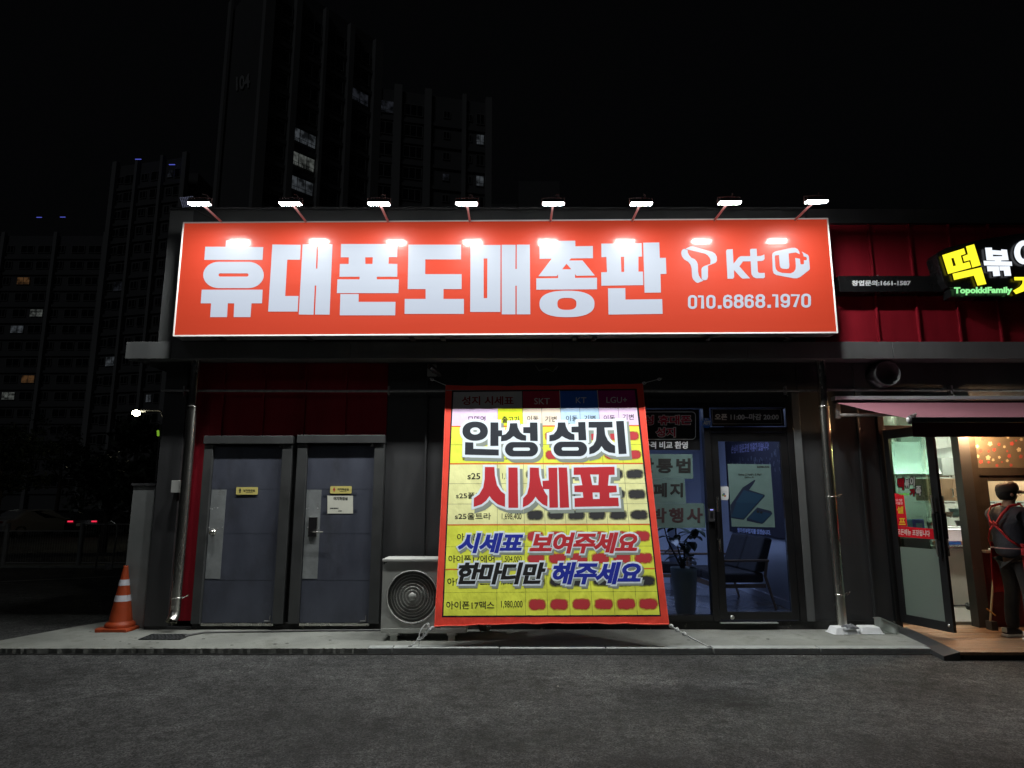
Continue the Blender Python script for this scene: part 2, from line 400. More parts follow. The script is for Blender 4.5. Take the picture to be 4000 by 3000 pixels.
part(B(3.505, 3.60, YW-0.05, YW+0.06, 0.15, 2.9), 'jamb_trim', M_grey, bev=0.003)
part(B(-4.37, -3.81, YW-0.03, YW+0.1, 0.056, 0.088), 'base_flashing', M_dark)
M_base = mat('dark_plinth', (0.035, 0.035, 0.034), 0.8, 0, 0.5, 6, 0.3, 30, dirt=(9, 0.6, 0.66, (0.28, 0.27, 0.22)))
part(B(-3.81, -1.57, YW-0.015, YW+0.3, 0.03, 0.125), 'plinth', M_base)
part(B(-1.57, 4.56, YW-0.02, YW+0.15, 0.03, 0.15), 'plinth', M_base)
# soffit, fascia ledge, upper wall
part(B(-4.72, 8.2, 8.03, 9.0, SOF+0.002, SOF+0.03), 'soffit', M_dark)
for a, b_ in ((-4.77, -4.21), (-4.205, -2.0), (-1.995, 0.5), (0.505, 2.9), (2.905, 4.70), (4.705, 6.4), (6.405, 8.2)):
    part(B(a, b_, 8.02, 8.2, SOF-0.004, 3.498), 'fascia_panel', M_grey if (a < -4.3 or a > 4.1 or a < -4) else M_dark if False else M_grey, bev=0.004)
part(B(-4.77, -4.5, 8.201, 9.2, SOF+0.035, 3.49), 'fascia_return', M_grey)
part(B(-4.505, -4.2, 8.25, 8.33, 3.50, 5.33), 'upper_panel', M_grey)
part(B(-4.195, 3.86, 8.25, 8.33, 3.50, 5.33), 'upper_panel', M_dark)
cladding(3.865, 8.2, 3.505, 5.13, M_red, 8.25, 0.522, first=PY(3429, 1317, 8.25).x, rib=0.04)
part(B(3.865, 8.2, 8.2, 8.3, 5.135, 5.33), 'parapet_cap', M_dark)
part(B(-4.505, 3.86, 8.21, 8.34, 5.332, 5.36), 'parapet_cap', M_dark)
part(B(-4.505, 8.2, 8.34, 15, 5.25, 5.3), 'roof', M_dark)
part(B(8.21, 10.7, YW, YW+.05, .05, SOF), 'wall_panel', M_dark)
part(B(8.21, 10.7, 8.25, 8.33, 3.505, 5.13), 'upper_panel', M_red)
part(B(8.21, 10.7, 8.02, 8.2, SOF-.004, 3.498), 'fascia_panel', M_grey)
part(B(8.21, 10.7, 8.2, 8.3, 5.135, 5.33), 'parapet_cap', M_dark)
part(B(8.205, 10.7, 8.34, 15, 5.25, 5.3), 'roof', M_dark)
part(B(10.62, 10.7, 8.4, 15, 0, 5.25), 'side_wall', M_dark)
part(B(-4.5, -4.4, 8.91, 15, 0, 5.25), 'side_wall', M_dark)
part(B(-4.4, 8.2, 14.9, 15.0, 0, 5.25), 'back_wall', M_dark)
# ---- toilet doors
M_door = mat('blue_grey_door', (0.066, 0.073, 0.100), 0.45, 0, 0.2, 4, 0.04, 50, stretch=(1, 1, 0.5), dirt=(2.5, .52, .8, (.035, .036, .042)))
M_patch = mat('worn_door_panel', (0.22, 0.235, 0.24), 0.6, 0, 0.25, 5, 0.1, 50, dirt=(7, 0.58, 0.72, (0.13, 0.13, 0.12)))
M_frame = mat('door_frame_grey', (0.045, 0.047, 0.048), 0.5, 0, 0.2, 4)
doors = []
for k, (fx0, fx1, px0, px1, zt) in enumerate(((-3.795, -2.71, -3.685, -2.835, 2.35), (-2.646, -1.575, -2.52, -1.70, 2.36))):
    part(B(fx0, px0-0.004, YW-0.09, YW+0.05, 0.13, zt-0.105), 'door_frame', M_frame, bev=0.004)
    part(B(px1+0.004, fx1, YW-0.09, YW+0.05, 0.13, zt-0.105), 'door_frame', M_frame, bev=0.004)
    part(B(fx0-0.006, fx1+0.006, YW-0.115, YW+0.05, zt-0.10, zt), 'door_head', M_frame, bev=0.005)
    part(B(px0-.003, px1+.003, YW-0.05, YW+0.05, 0.10, 0.128), 'door_sill', M_steel)
    d = MB()
    zz = [0.135, 0.62, 1.165, 1.70, zt-0.125]
    for i in range(4):
        d.box(px0, px1, YW-0.045, YW, zz[i]+(0.002 if i else 0), zz[i+1]-0.002)
    d.box(px0+.004, px1-.004, YW-0.038, YW-.002, 0.14, zt-0.13)
    dd = part(d, 'door', M_door)
    doors.append(dd)
    c = px0+0.005; wd = 0.18
    pb = 0.64
    MB().box(c, c+wd, YW-0.0485, YW-0.0455, pb, 1.695).build('kick_plate', M_patch, dd)
    pz = MB()
    pz.box(px1-0.10, px1-0.03, YW-0.07, YW-0.046, 0.150, 0.162); pz.box(px1-0.035, px1-0.028, YW-0.07, YW-0.046, 0.15, 0.22); pz.build('hinge_pivot', M_galv, dd)
    MB().lathe([(0, -.02), (.022, -.02), (.02, .0), (.008, .02), (0, .03)], (px1-0.03, YW-0.055, zt-0.12), 10).build('closer_cap', M_galv, dd)
# knob on the left door, keypad lock on the right door
kc = PY(833, 2079, YW-0.05)
MB().lathe([(0.0, -0.075), (0.022, -0.072), (0.031, -0.055), (0.028, -0.035), (0.014, -0.022), (0.014, -0.008), (0.036, -0.006), (0.036, 0)], (kc.x, YW-0.047, kc.z), 20, 'y').build('door_knob', M_steel, doors[0])
q0 = PY(1210, 2022, YW-0.05); q1 = PY(1237, 2096, YW-0.05)
lk = MB().box(q0.x, q1.x, YW-0.075, YW-0.047, q1.z, q0.z).build('keypad_lock', M_black, doors[1], 0.004)
for k in range(4):
    for j in range(2):
        pass
rim = MB(); rim.box(q0.x-.004, q0.x-.0005, YW-.078, YW-.048, q1.z, q0.z); rim.box(q1.x+.0005, q1.x+.004, YW-.078, YW-.048, q1.z, q0.z); rim.box(q0.x-.004, q1.x+.004, YW-.078, YW-.048, q0.z+.0005, q0.z+.005)
rim.build('lock_rim', M_steel, doors[1])
h = PY(1222, 2078, YW-0.09)
MB().tube([(h.x, YW-0.076, h.z), (h.x, YW-0.11, h.z), (h.x+0.02, YW-0.12, h.z), (h.x+0.125, YW-0.12, h.z)], 0.009, 8).build('lever_handle', M_steel, doors[1])
# paint chips on the worn plates
chips = MB()
for k in range(16):
    dd_ = 0 if k < 10 else 1
    u = random.choice((818, 832, 850, 872)) if dd_ == 0 else random.choice((1201, 1240))
    p = PY(u+random.uniform(-6, 6), random.choice((1986, 2062))+random.uniform(-3, 3), YW-0.0495)
    s_ = random.uniform(.002, .005); chips.box(p.x-s_*1.6, p.x+s_*1.6, YW-0.0499, YW-0.0490, p.z-s_, p.z+s_)
o = part(chips, 'paint_chip', M_white); o['kind'] = 'stuff'

# yellow plates and the paper notice: things of their own
M_plate = mat('yellow_plate', (0.72, 0.62, 0.20), 0.35, 0, 0.06, 5, coat=0.3)
M_paper = mat('notice_paper', (0.70, 0.70, 0.60), 0.7, 0, 0.06, 8)
M_ink = mat('black_ink', (0.02, 0.02, 0.02), 0.6, 0, 0)
M_inkred = mat('red_ink', (0.50, 0.02, 0.03), 0.6, 0, 0)
def plate(u0, v0, u1, v1, body, s, figcol, label, woman):
    pl = YP(YW-0.052); a = pl.at(u0, v1); b_ = pl.at(u1, v0)
    t = thing('door_sign', label, 'sign', ((a.x+b_.x)/2, YW-0.052, a.z))
    m = MB(); r = 0.012
    P = [Vector((x_, YW-0.058, z_)) for x_, z_ in rr(a.x, a.z, b_.x, b_.z, r, 3)]
    m.slab(P, (0, 0.010, 0)); m.build('plate', body, t)
    pl = YP(YW-0.058)
    W_, H_ = u1-u0, v1-v0
    text(s, M_ink, t, pl, (u0+W_*.34, v0+H_*.27, u0+W_*.86, v0+H_*.60), 0.02, 0.001)
    rect(M_ink, t, pl, u0+W_*.44, v0+H_*.70, u0+W_*.76, v0+H_*.75, 0.001, name='underline')
    fx, fy = u0+W_*.18, v0+H_*.5
    poly = [[(0, -18), (8, -16), (10, -4), (7, 0), (6, 20), (1, 20), (0, 4), (-1, 20), (-6, 20), (-7, 0), (-10, -4), (-8, -16)], [(3.5*math.cos(a_), -24+3.5*math.sin(a_)) for a_ in [i*math.pi/5 for i in range(10)]]]
    if woman: poly[0] = [(0, -18), (6, -16), (12, 4), (5, 5), (4, 20), (1, 20), (0, 6), (-1, 20), (-4, 20), (-5, 5), (-12, 4), (-6, -16)]
    shapes(poly, figcol, t, pl, (fx, fy), 0.42, off=0.001, name='figure')
plate(922, 1903, 1008, 1932, M_plate, '남자화장실', M_ink, 'yellow plate with a black man figure on the left grey door', False)
plate(1290, 1899, 1374, 1928, M_plate, '여자화장실', M_inkred, 'yellow plate with a red woman figure on the right grey door', True)
pl = YP(YW-0.0475); a = pl.at(1279, 2006); b_ = pl.at(1380, 1936)
nt_ = thing('paper_notice', 'white paper notice taped below the yellow plate on the right grey door', 'notice', ((a.x+b_.x)/2, YW-0.0475, a.z))
rect(M_paper, nt_, pl, 1279, 1936, 1379, 2006, 0.002, 0.001, name='sheet')
text('여자화장실', M_ink, nt_, pl, (1303, 1941, 1358, 1954), 0.03, 0.003)
text('남자분 출입금지', M_ink, nt_, pl, (1289, 1983, 1322, 1988), 0.05, 0.003)
text('안내문', M_ink, nt_, pl, (1321, 1994, 1335, 1998), 0.05, 0.003)
M_tape = glass('clear_tape', (0.75, 0.78, 0.8), 0.6, 0.2)
for (x_, y_) in ((1380, 1925), (1381, 1990), (1262, 1932), (1262, 1998)):
    rect(M_tape, nt_, pl, x_-2, y_, x_+14, y_+8, 0.0035, name='tape')

# ---- phone shop front
shopG = glass('shop_glass', (0.86, 0.92, 0.95), 0.9)
zt, zb = 2.705, 0.216
def vbar(x0, x1, z0, z1, m=M_black, y0=YW-0.05, y1=YW+0.07, name='mullion'): return part(B(x0, x1, y0, y1, z0, z1), name, m, bev=0.003)
vbar(0.35, 0.43, 0.152, 2.778); vbar(2.39, 2.468, 0.152, 2.778); vbar(3.425, 3.50, 0.152, 2.778)
part(B(0.432, 2.388, YW-0.045, YW+0.06, zt, 2.776), 'window_rail', M_black, bev=.003)
part(B(0.432, 2.388, YW-0.045, YW+0.06, 0.154, zb), 'window_rail', M_black, bev=.003)
part(B(2.470, 3.423, YW-0.045, YW+0.06, 2.712, 2.776), 'window_rail', M_black, bev=.003)
part(B(2.470, 3.423, YW-0.045, YW+0.06, 2.405, 2.465), 'window_rail', M_black, bev=.003)
vbar(1.38, 1.42, zb+.002, zt-.002)
MB().box(0.43, 1.38, YW, YW+0.008, zb, zt).build('window_pane', shopG, bld)
MB().box(1.42, 2.39, YW, YW+0.008, zb, zt).build('window_pane', shopG, bld)
MB().box(2.47, 3.42, YW, YW+0.008, 2.465, 2.712).build('window_pane', shopG, bld)
# door leaf
dx0, dx1 = 2.475, 3.42
leaf = MB()
leaf.box(dx0, 2.562, YW-0.035, YW+0.02, 0.165, 2.40); leaf.box(3.335, dx1, YW-0.035, YW+0.02, 0.165, 2.40)
leaf.box(2.5625, 3.3345, YW-0.035, YW+0.02, 2.288, 2.40); leaf.box(2.5625, 3.3345, YW-0.035, YW+0.02, 0.165, 0.254)
sdoor = part(leaf, 'shop_door', M_black)
MB().box(2.5625, 3.3345, YW-0.012, YW-0.004, 0.2545, 2.2875).build('door_glass', shopG, sdoor)
hx = PY(2805, 1990, YW-0.1).x
hz1, hz0 = PY(2805, 1940, YW-.1).z, PY(2815, 2155, YW-.1).z
MB().tube([(hx, YW-0.1, hz0+.15), (hx, YW-0.1, hz1-.18)], 0.017, 12).build('handle_grip', M_black, sdoor)
hh = MB().tube([(hx, YW-0.1, hz1-.18), (hx, YW-0.1, hz1)], 0.013, 12).tube([(hx, YW-0.1, hz0), (hx, YW-0.1, hz0+.15)], 0.013, 12)
hh.tube([(hx, YW-0.1, hz1-.17), (hx, YW-0.03, hz1-.17)], 0.008, 8).tube([(hx, YW-0.1, hz0+.14), (hx, YW-0.03, hz0+.14)], 0.008, 8)
hh.build('door_handle', M_steel, sdoor)
lp = PY(2861, 2412, YW-.04)
MB().lathe([(0, -.014), (.012, -.014), (.024, -.008), (.026, 0)], (lp.x, YW-.036, lp.z), 16, 'y').build('floor_lock', M_steel, sdoor)
part(B(2.47, 3.15, YW-0.075, YW-0.022, 0.128, 0.142), 'threshold_strip', mat('alu_strip', (.6, .62, .62), .4, .7, .1), bev=.002)
# fingerprint reader on the mullion
a = PY(2769, 2038, YW-.055); b_ = PY(2790, 1987, YW-.055)
fr = thing('fingerprint_reader', 'small black fingerprint reader with a blue light on the mullion left of the shop door', 'lock', ((a.x+b_.x)/2, YW-.055, a.z))
B(a.x, b_.x, YW-.075, YW-.051, a.z, b_.z).build('housing', mat('reader_grey', (.05, .05, .055), .4), fr, .004)
rect(M_black, fr, YP(YW-.0755), 2775, 2001, 2785, 2023, 0.001, name='sensor')
rect(emit('blue_led', (.35, .35, 1), 1.4), fr, YP(YW-.0755), 2774, 1990, 2786, 1993, 0.001, name='indicator')

# ---- printed film and paper on the shop glass
GP = YP(YW-0.002)
M_film = mat('black_film', (0.012, 0.012, 0.014), 0.45, 0, 0.1, 5)
M_fr = mat('film_red', (0.62, 0.015, 0.07), 0.5, 0, 0)
M_fw = mat('film_white', (0.86, 0.88, 0.92), 0.5, 0, 0)
M_paleg = mat('pale_green_paper', (0.125, 0.205, 0.20), 0.7, 0, 0.12, 6, 0.15, 12)
wf = thing('window_film', 'black window film with red lettering on the glass right of the price banner', 'window film', (1.9, YW-0.002, 1.9))
patch(M_film, wf, GP, [(2110, 1758), (2735, 1758), (2730, 1599), (2110, 1599)], 0.001, name='film')
def outline_rect(m, par, plane, pts, wpx, off, name='border_line'):
    c = bpy.data.curves.new('s', 'CURVE'); c.dimensions = '3D'; c.bevel_depth = wpx/100; c.bevel_resolution = 1
    sp = c.splines.new('POLY'); sp.points.add(len(pts)-1); sp.use_cyclic_u = True
    for q, (x_, y_) in zip(sp.points, pts): q.co = (x_/100, -y_/100, 0, 1)
    return lay(curve_mesh(c), name, m, par, plane, lambda a_, b__: (a_*100, -b__*100), off, zr=wpx/100)
outline_rect(M_fw, wf, GP, rr(2160, 1609, 2717, 1716, 14, 4), 1.3, 0.002)
T_, bb = text('안성 휴대폰', M_fw, wf, GP, (2470, 1621, 2703, 1662), 0.075, 0.002, rise=1)
text('안성 휴대폰', M_fr, wf, GP, (2472.5, 1623.5, 2700.5, 1659.5), 0.035, 0.003, rise=1)
text('성지', M_fw, wf, GP, (2559, 1668, 2641, 1709), 0.085, 0.002)
text('성지', M_fr, wf, GP, (2562, 1671, 2638, 1706), 0.035, 0.003)
text('가격 비교 환영', M_fw, wf, GP, (2512, 1724, 2687, 1753), 0.035, 0.002)
props(rect(M_film, wf, GP, 2250, 1610, 2251, 1611, 0.0005, name='film_edge'))
def paper(pix, s, tb, col, label, bold=0.04):
    P = [GP.at(u, v) for u, v in pix]; c = sum(P, Vector())/4
    t = thing('window_poster', label, 'poster', (c.x, c.y, min(p.z for p in P)), group='pale green sheets taped inside the shop window')
    us = [p[0] for p in pix]; n = 3
    for k in range(n):
        f0, f1 = k/n, (k+1)/n
        l = lambda a_, b__, f: (a_[0]+(b__[0]-a_[0])*f, a_[1]+(b__[1]-a_[1])*f)
        patch(M_paleg, t, GP, [l(pix[0], pix[1], f0), l(pix[0], pix[1], f1), l(pix[3], pix[2], f1), l(pix[3], pix[2], f0)], 0.0012+0.0006*(k % 2), name='sheet')
    text(s, col, t, GP, tb, bold, 0.0028, space=1.25)
M_brink = mat('brown_ink', (0.06, 0.03, 0.035), 0.6, 0, 0)
paper([(2440, 1870), (2708, 1870), (2704, 1774), (2440, 1773)], '단통법', (2492, 1790, 2698, 1848), M_ink, 'uppermost pale green sheet with three large black letters in the shop window')
paper([(2450, 1965), (2680, 1965), (2674, 1871), (2450, 1870)], '폐지', (2552, 1886, 2668, 1942), M_ink, 'middle pale green sheet with two large black letters in the shop window')
paper([(2460, 2062), (2757, 2062), (2750, 1966), (2460, 1965)], '대박행사', (2475, 1984, 2745, 2042), M_brink, 'lowest pale green sheet with brown lettering in the shop window')
of = thing('opening_hours_film', 'black film with opening hours in the pane above the shop door', 'window film', (2.95, YW-.002, 2.47))
patch(M_film, of, GP, [(2782, 1666), (3064, 1664), (3059, 1595), (2775, 1597)], 0.001, name='film')
outline_rect(mat('film_grey', (.70, .72, .75), .5, 0, 0), of, GP, [(2781, 1600), (3049, 1599), (3055, 1655), (2785, 1656)], 0.8, 0.002)
M_fg = MATS['film_grey']
text('오픈 11:00~마감 20:00', M_fg, of, GP, (2792, 1616, 3042, 1641), 0.03, 0.002)
# security sticker
sk = GP.at(2760, 1652)
ad = thing('security_sticker', 'blue octagonal security sticker at the top of the mullion', 'sticker', (sk.x, YW-.06, sk.z))
APL = YP(YW-0.052)
def octa(r): return [(2760+r*math.cos(math.radians(22.5+45*i)), 1652+r*math.sin(math.radians(22.5+45*i))) for i in range(8)]
patch(mat('sticker_blue', (0.04, 0.24, 0.85), .4, 0, 0), ad, APL, octa(21)[::-1], 0.0015, name='octagon')
M_sw = mat('sticker_white', (0.95, .96, .97), .4, 0, 0)
text('ADT', M_sw, ad, APL, (2747, 1644, 2775, 1659), 0.08, 0.003)
outline_rect(M_sw, ad, APL, [(2745, 1642), (2776, 1642), (2776, 1661), (2745, 1661)], 0.6, 0.0025)
text('캡스', M_sw, ad, APL, (2753, 1634, 2768, 1640), 0.04, 0.003)
# phone poster in the door
DG = YP(YW-0.0135)
a = DG.at(2845, 2060); b_ = DG.at(3030, 1812)
pp = thing('phone_poster', 'pale green poster of folding phones taped inside the shop door', 'poster', ((a.x+b_.x)/2, YW-.014, a.z))
patch(M_paleg, pp, DG, [(2858, 2057), (3028, 2060), (3010, 1814), (2842, 1812)], 0.001, name='sheet')
Kp, Op = 0.3014, (2750, 1680)
M_ph1 = mat('print_navy', (0.012, 0.02, 0.05), .5, 0, 0); M_ph2 = mat('print_blue', (0.008, 0.035, 0.08), .5, 0, 0); M_ph3 = mat('print_light_blue', (.012, .045, .095), .5, 0, 0)
shapes([[(343, 970), (500, 745), (655, 645), (668, 655), (585, 775), (785, 838), (785, 858), (515, 1163), (352, 1138)]], M_ph1, pp, DG, Op, Kp, off=0.002, name='printed_phone')
shapes([[(352, 1125), (420, 935), (515, 775), (775, 848), (510, 1150)]], M_ph2, pp, DG, Op, Kp, off=0.0026, name='printed_screen')
shapes([[(412, 935), (515, 778), (770, 848), (690, 945), (500, 945)]], M_ph3, pp, DG, Op, Kp, off=0.0032, name='printed_glow')
shapes([[(553, 1145), (690, 1002), (870, 1050), (888, 1085), (755, 1217), (555, 1175)]], M_ph1, pp, DG, Op, Kp, off=0.002, name='printed_phone')
shapes([[(565, 1140), (660, 1040), (880, 1085), (755, 1205)]], M_ph2, pp, DG, Op, Kp, off=0.0026, name='printed_cover')
shapes([[(700+18*math.cos(i), 1058+16*math.sin(i)) for i in [k*.6283 for k in range(10)]], [(743+18*math.cos(i), 1068+16*math.sin(i)) for i in [k*.6283 for k in range(10)]]], M_film, pp, DG, Op, Kp, off=0.0032, name='printed_camera')
text('SAMSUNG', M_ink, pp, DG, (2957, 1820, 3004, 1827), 0.05, 0.002)
text('Galaxy Z Fold7 | Z Flip7', M_ink, pp, DG, (2883, 1850, 2975, 1859), 0.03, 0.002)
text('Galaxy AI', M_ink, pp, DG, (2908, 1861, 2944, 1868), 0.01, 0.002)
# small white card on the door glass
a = DG.at(2812, 1953)
cdw = thing('door_card', 'small white card with a round green logo on the shop door beside the handle', 'card', (a.x+.05, YW-.014, a.z))
P = rr(2811, 1900, 2846, 1953, 6, 3)
patch(mat('white_card', (.78, .80, .82), .4, 0, .03), cdw, DG, P, 0.0042, name='card')
for k, (cx_, cy_, cc) in enumerate(((2824, 1934, (.25, .42, .08)), (2832, 1937, (.5, .2, .1)), (2828, 1930, (.1, .2, .35)))):
    shapes([[(cx_+4.5*math.cos(i), cy_+4.5*math.sin(i)) for i in [q*.6283 for q in range(10)]]], mat('logo_dot_%d' % k, cc, .5, 0, 0), cdw, DG, (0, 0), 1, off=0.005+.0004*k, name='logo_mark')
rect(M_fg, cdw, DG, 2820, 1918, 2838, 1920, .005, name='print_line'); rect(M_fg, cdw, DG, 2818, 1922, 2840, 1923, .005, name='print_line'); rect(M_fg, cdw, DG, 2822, 1948, 2837, 1949, .005, name='print_line')

# ---- phone shop room
M_room = mat('room_wall', (0.50, 0.52, 0.60), 0.7, 0, 0.08, 2)
M_floor = mat('room_floor', (0.20, 0.20, 0.22), 0.22, 0, 0.15, 3)
rm = thing('phone_shop_room', 'dim bluish room with a grey floor behind the shop glass', 'room', (2, 10, 0.15))
B(-0.2, 3.75, YW+0.12, 13.2, 0.10, 0.15).build('floor', M_floor, rm)
B(3.70, 3.78, YW+0.12, 13.2, 0.152, 3.1).build('side_wall', M_room, rm)
B(-0.2, 3.70, 13.2, 13.3, 0.152, 3.1).build('back_wall', M_room, rm)
B(-0.3, -0.2, YW+0.12, 13.2, 0.152, 3.1).build('side_wall', M_room, rm)
B(-0.2, 3.7, YW+0.12, 13.2, 3.1, 3.15).build('ceiling', M_room, rm)
B(3.66, 3.70, YW+0.12, 13.2, 0.152, 0.24).build('skirting', mat('skirting_white', (.6, .62, .7), .5, 0, .05), rm)
B(1.75, 2.75, 12.0, 12.5, 0.152, 1.25).build('display_counter', mat('counter_white', (.6, .65, .75), .5, 0, .08), rm)
B(2.95, 3.65, 12.2, 12.9, 0.152, 1.15).build('display_counter', MATS['counter_white'], rm)
B(1.0, 1.6, 13.1, 13.19, 0.9, 2.6).build('wall_board', mat('board_orange', (.25, .09, .03), .6, 0, .2), rm)
for k in range(3): B(1.75+.6*k, 2.2+.6*k, 13.12, 13.19, 1.35, 2.3).build('wall_board', M_room, rm)
lt = thing('added_ceiling_light', 'added dim bluish light panel brightening the phone shop', 'lamp', (2.2, 10.0, 3.05))  # panel is added to light the room; the real source is unknown
MB().box(1.2, 3.2, 9.2, 10.2, 3.06, 3.10).build('housing', M_white, lt)
MB().quad((1.25, 9.25, 3.055), (1.25, 10.15, 3.055), (3.15, 10.15, 3.055), (3.15, 9.25, 3.055)).build('diffuser', emit('added_blue_glow', (0.50, 0.60, 1.0), 8.0), lt)
# dark wall poster on the right wall
XP = Plane((3.695, 10, 1), (-1, 0, 0))
wp = thing('wall_banner', 'large dark hanging banner with lilac handwriting on the right wall of the phone shop', 'banner', (3.69, 10, 1.0))
MB().box(3.675, 3.69, 8.75, 11.5, 1.05, 2.85).build('cloth', mat('dark_cloth', (.02, .018, .03), .7, 0, .2), wp)
XP = Plane((3.674, 10, 1), (-1, 0, 0))
M_lil = mat('lilac_ink', (.22, .2, .34), .6, 0, 0)
text('손님이 많은곳엔 이유가 있습니다!', M_lil, wp, XP, (2856, 1738, 3003, 1772), 0.03, 0.002, rise=14)
text('월마트부럽지를 않겠습니다.', mat('pale_ink', (.5, .55, .8), .6, 0, 0), wp, XP, (2880, 2061, 3010, 2081), 0.04, 0.002, rise=-10)
ph = MB()
for k in range(120):
    yy = random.uniform(8.95, 11.3); zz_ = random.uniform(1.9, 2.2); s_ = random.uniform(.02, .05)
    ph.quad((3.672, yy, zz_), (3.672, yy+s_, zz_), (3.672, yy+s_, zz_+s_*1.4), (3.672, yy, zz_+s_*1.4))
o = ph.build('photo_print', mat('photo_mix', (.10, .10, .12), .6, 0, .9, 30), wp); o['kind'] = 'stuff'

# sofa: wooden armchair frame with dark cushions, facing left, back towards the right wall
M_wood = mat('chair_wood', (0.16, 0.10, 0.06), 0.5, 0, 0.25, 6, stretch=(1, 1, 6))
M_cush = mat('dark_cushion', (0.02, 0.019, 0.022), 0.85, 0, 0.2, 10, .2, 80)
def armchair(loc, rz, wdt, label):
    t = thing('armchair', label, 'armchair', (0, 0, 0)); 
    for s_ in (0, 1):
        y_ = 0.02 if s_ == 0 else wdt-.02
        MB().tube([(-.36, y_, 0), (-.35, y_, .6)], [.016, .022], 8).build('leg', M_wood, t)
        MB().tube([(.42, y_, 0), (.30, y_, .42), (.34, y_, .62)], [.016, .022, .018], 8).build('leg', M_wood, t)
        MB().box(-.40, .36, y_-.028, y_+.028, .605, .635).build('armrest', M_wood, t, .01)
        MB().box(-.34, .30, y_-.012, y_+.012, .27, .32).build('side_rail', M_wood, t)
    MB().box(-.36, -.33, .04, wdt-.04, .26, .32).build('front_rail', M_wood, t)
    n = 2 if wdt > 1 else 1
    for k in range(n):
        a_, b__ = .05+(wdt-.1)*k/n+.004, .05+(wdt-.1)*(k+1)/n-.004
        MB().box(-.36, .30, a_, b__, .33, .46).build('seat_cushion', M_cush, t, .03)
        MB().hexa([(.16, a_, .465), (.32, a_, .465), (.32, b__, .465), (.16, b__, .465), (.34, a_, .93), (.46, a_, .90), (.46, b__, .90), (.34, b__, .93)]).build('back_cushion', M_cush, t, .03)
    t.location = loc; t.rotation_euler = (0, 0, rz); return t
armchair((3.08, 9.15, .15), math.radians(4), 1.25, 'two seat wooden sofa with dark cushions seen through the shop door')
armchair((2.45, 11.0, .15), math.radians(170), .62, 'single wooden armchair farther back on the left behind the shop mullion')
# potted plant
pl0 = PZ(2678, 2402, 0.15); px_, py_ = PY(2680, 2350, 8.75).x, 8.8
pt = thing('potted_plant', 'rubber plant in a tall grey pot behind the shop window', 'plant', (px_, py_, .15))
MB().lathe([(0, .152), (.11, .152), (.125, .2), (.165, .66), (.17, .72), (.155, .72), (.145, .66), (0, .64)], (px_, py_, 0), 18).build('pot', mat('pot_grey', (.13, .16, .16), .5, 0, .15), pt)
M_leaf = mat('rubber_leaf', (0.025, 0.045, 0.03), 0.3, 0, .3, 8)
M_stem = mat('plant_stem', (.05, .04, .03), .7)
tips = []
for k in range(3):
    a_ = k*2.1; top = Vector((px_-.28+.22*k, py_+.1*math.sin(a_), 1.45-.12*k))
    MB().tube([(px_, py_, .66), ((px_+top.x)/2-.05, py_, 1.05), top], [.014, .01, .006], 7).build('stem', M_stem, pt)
    tips += [(Vector((px_, py_, .66)).lerp(top, f)) for f in (.25, .4, .55, .7, .82, .92, 1)]
for i, tp in enumerate(tips):
    for j in range(2):
        az = random.uniform(0, 6.28); el = random.uniform(-.5, .5); Lf = random.uniform(.16, .24); wf_ = Lf*.27
        d = Vector((math.cos(az)*math.cos(el), math.sin(az)*math.cos(el), math.sin(el))); sd_ = d.cross(Vector((0, 0, 1))).normalized(); up = sd_.cross(d)
        m = MB(); prof = [(0, 0), (.2, .7), (.45, 1), (.7, .85), (.9, .4), (1, 0)]
        vs = []
        for f, ww in prof:
            c_ = tp+d*(f*Lf)-Vector((0, 0, f*f*.06)); vs += [c_-sd_*wf_*ww+up*.012*ww, c_, c_+sd_*wf_*ww+up*.012*ww]
        fs = []
        for q in range(len(prof)-1):
            fs += [(q*3, q*3+1, q*3+4, q*3+3), (q*3+1, q*3+2, q*3+5, q*3+4)]
        m.add(vs, fs, True); m.build('leaf', M_leaf, pt)
# switch box on the shop's right wall
sb = XP.at(3040, 2185)
sw = thing('switch_box', 'pale conduit box low on the right wall inside the phone shop', 'switch box', (3.66, 9.0, .9))
B(3.63, 3.698, 8.93, 9.06, .85, 1.03).build('box', M_room, sw, .005); MB().tube([(3.685, 9.0, 1.03), (3.685, 9.0, 1.3)], .012, 8).build('conduit', M_room, sw)

# ================================================================== MAIN SIGN
SP = YP(YS)
sx0, sx1 = -4.065, 3.905
sgn = thing('shop_sign', 'long orange red illuminated sign board with big white Korean letters', 'sign', (-.08, 7.9, 3.52))
corn = [(677, 1313), (3272, 1300), (3233, 853), (717, 869)]
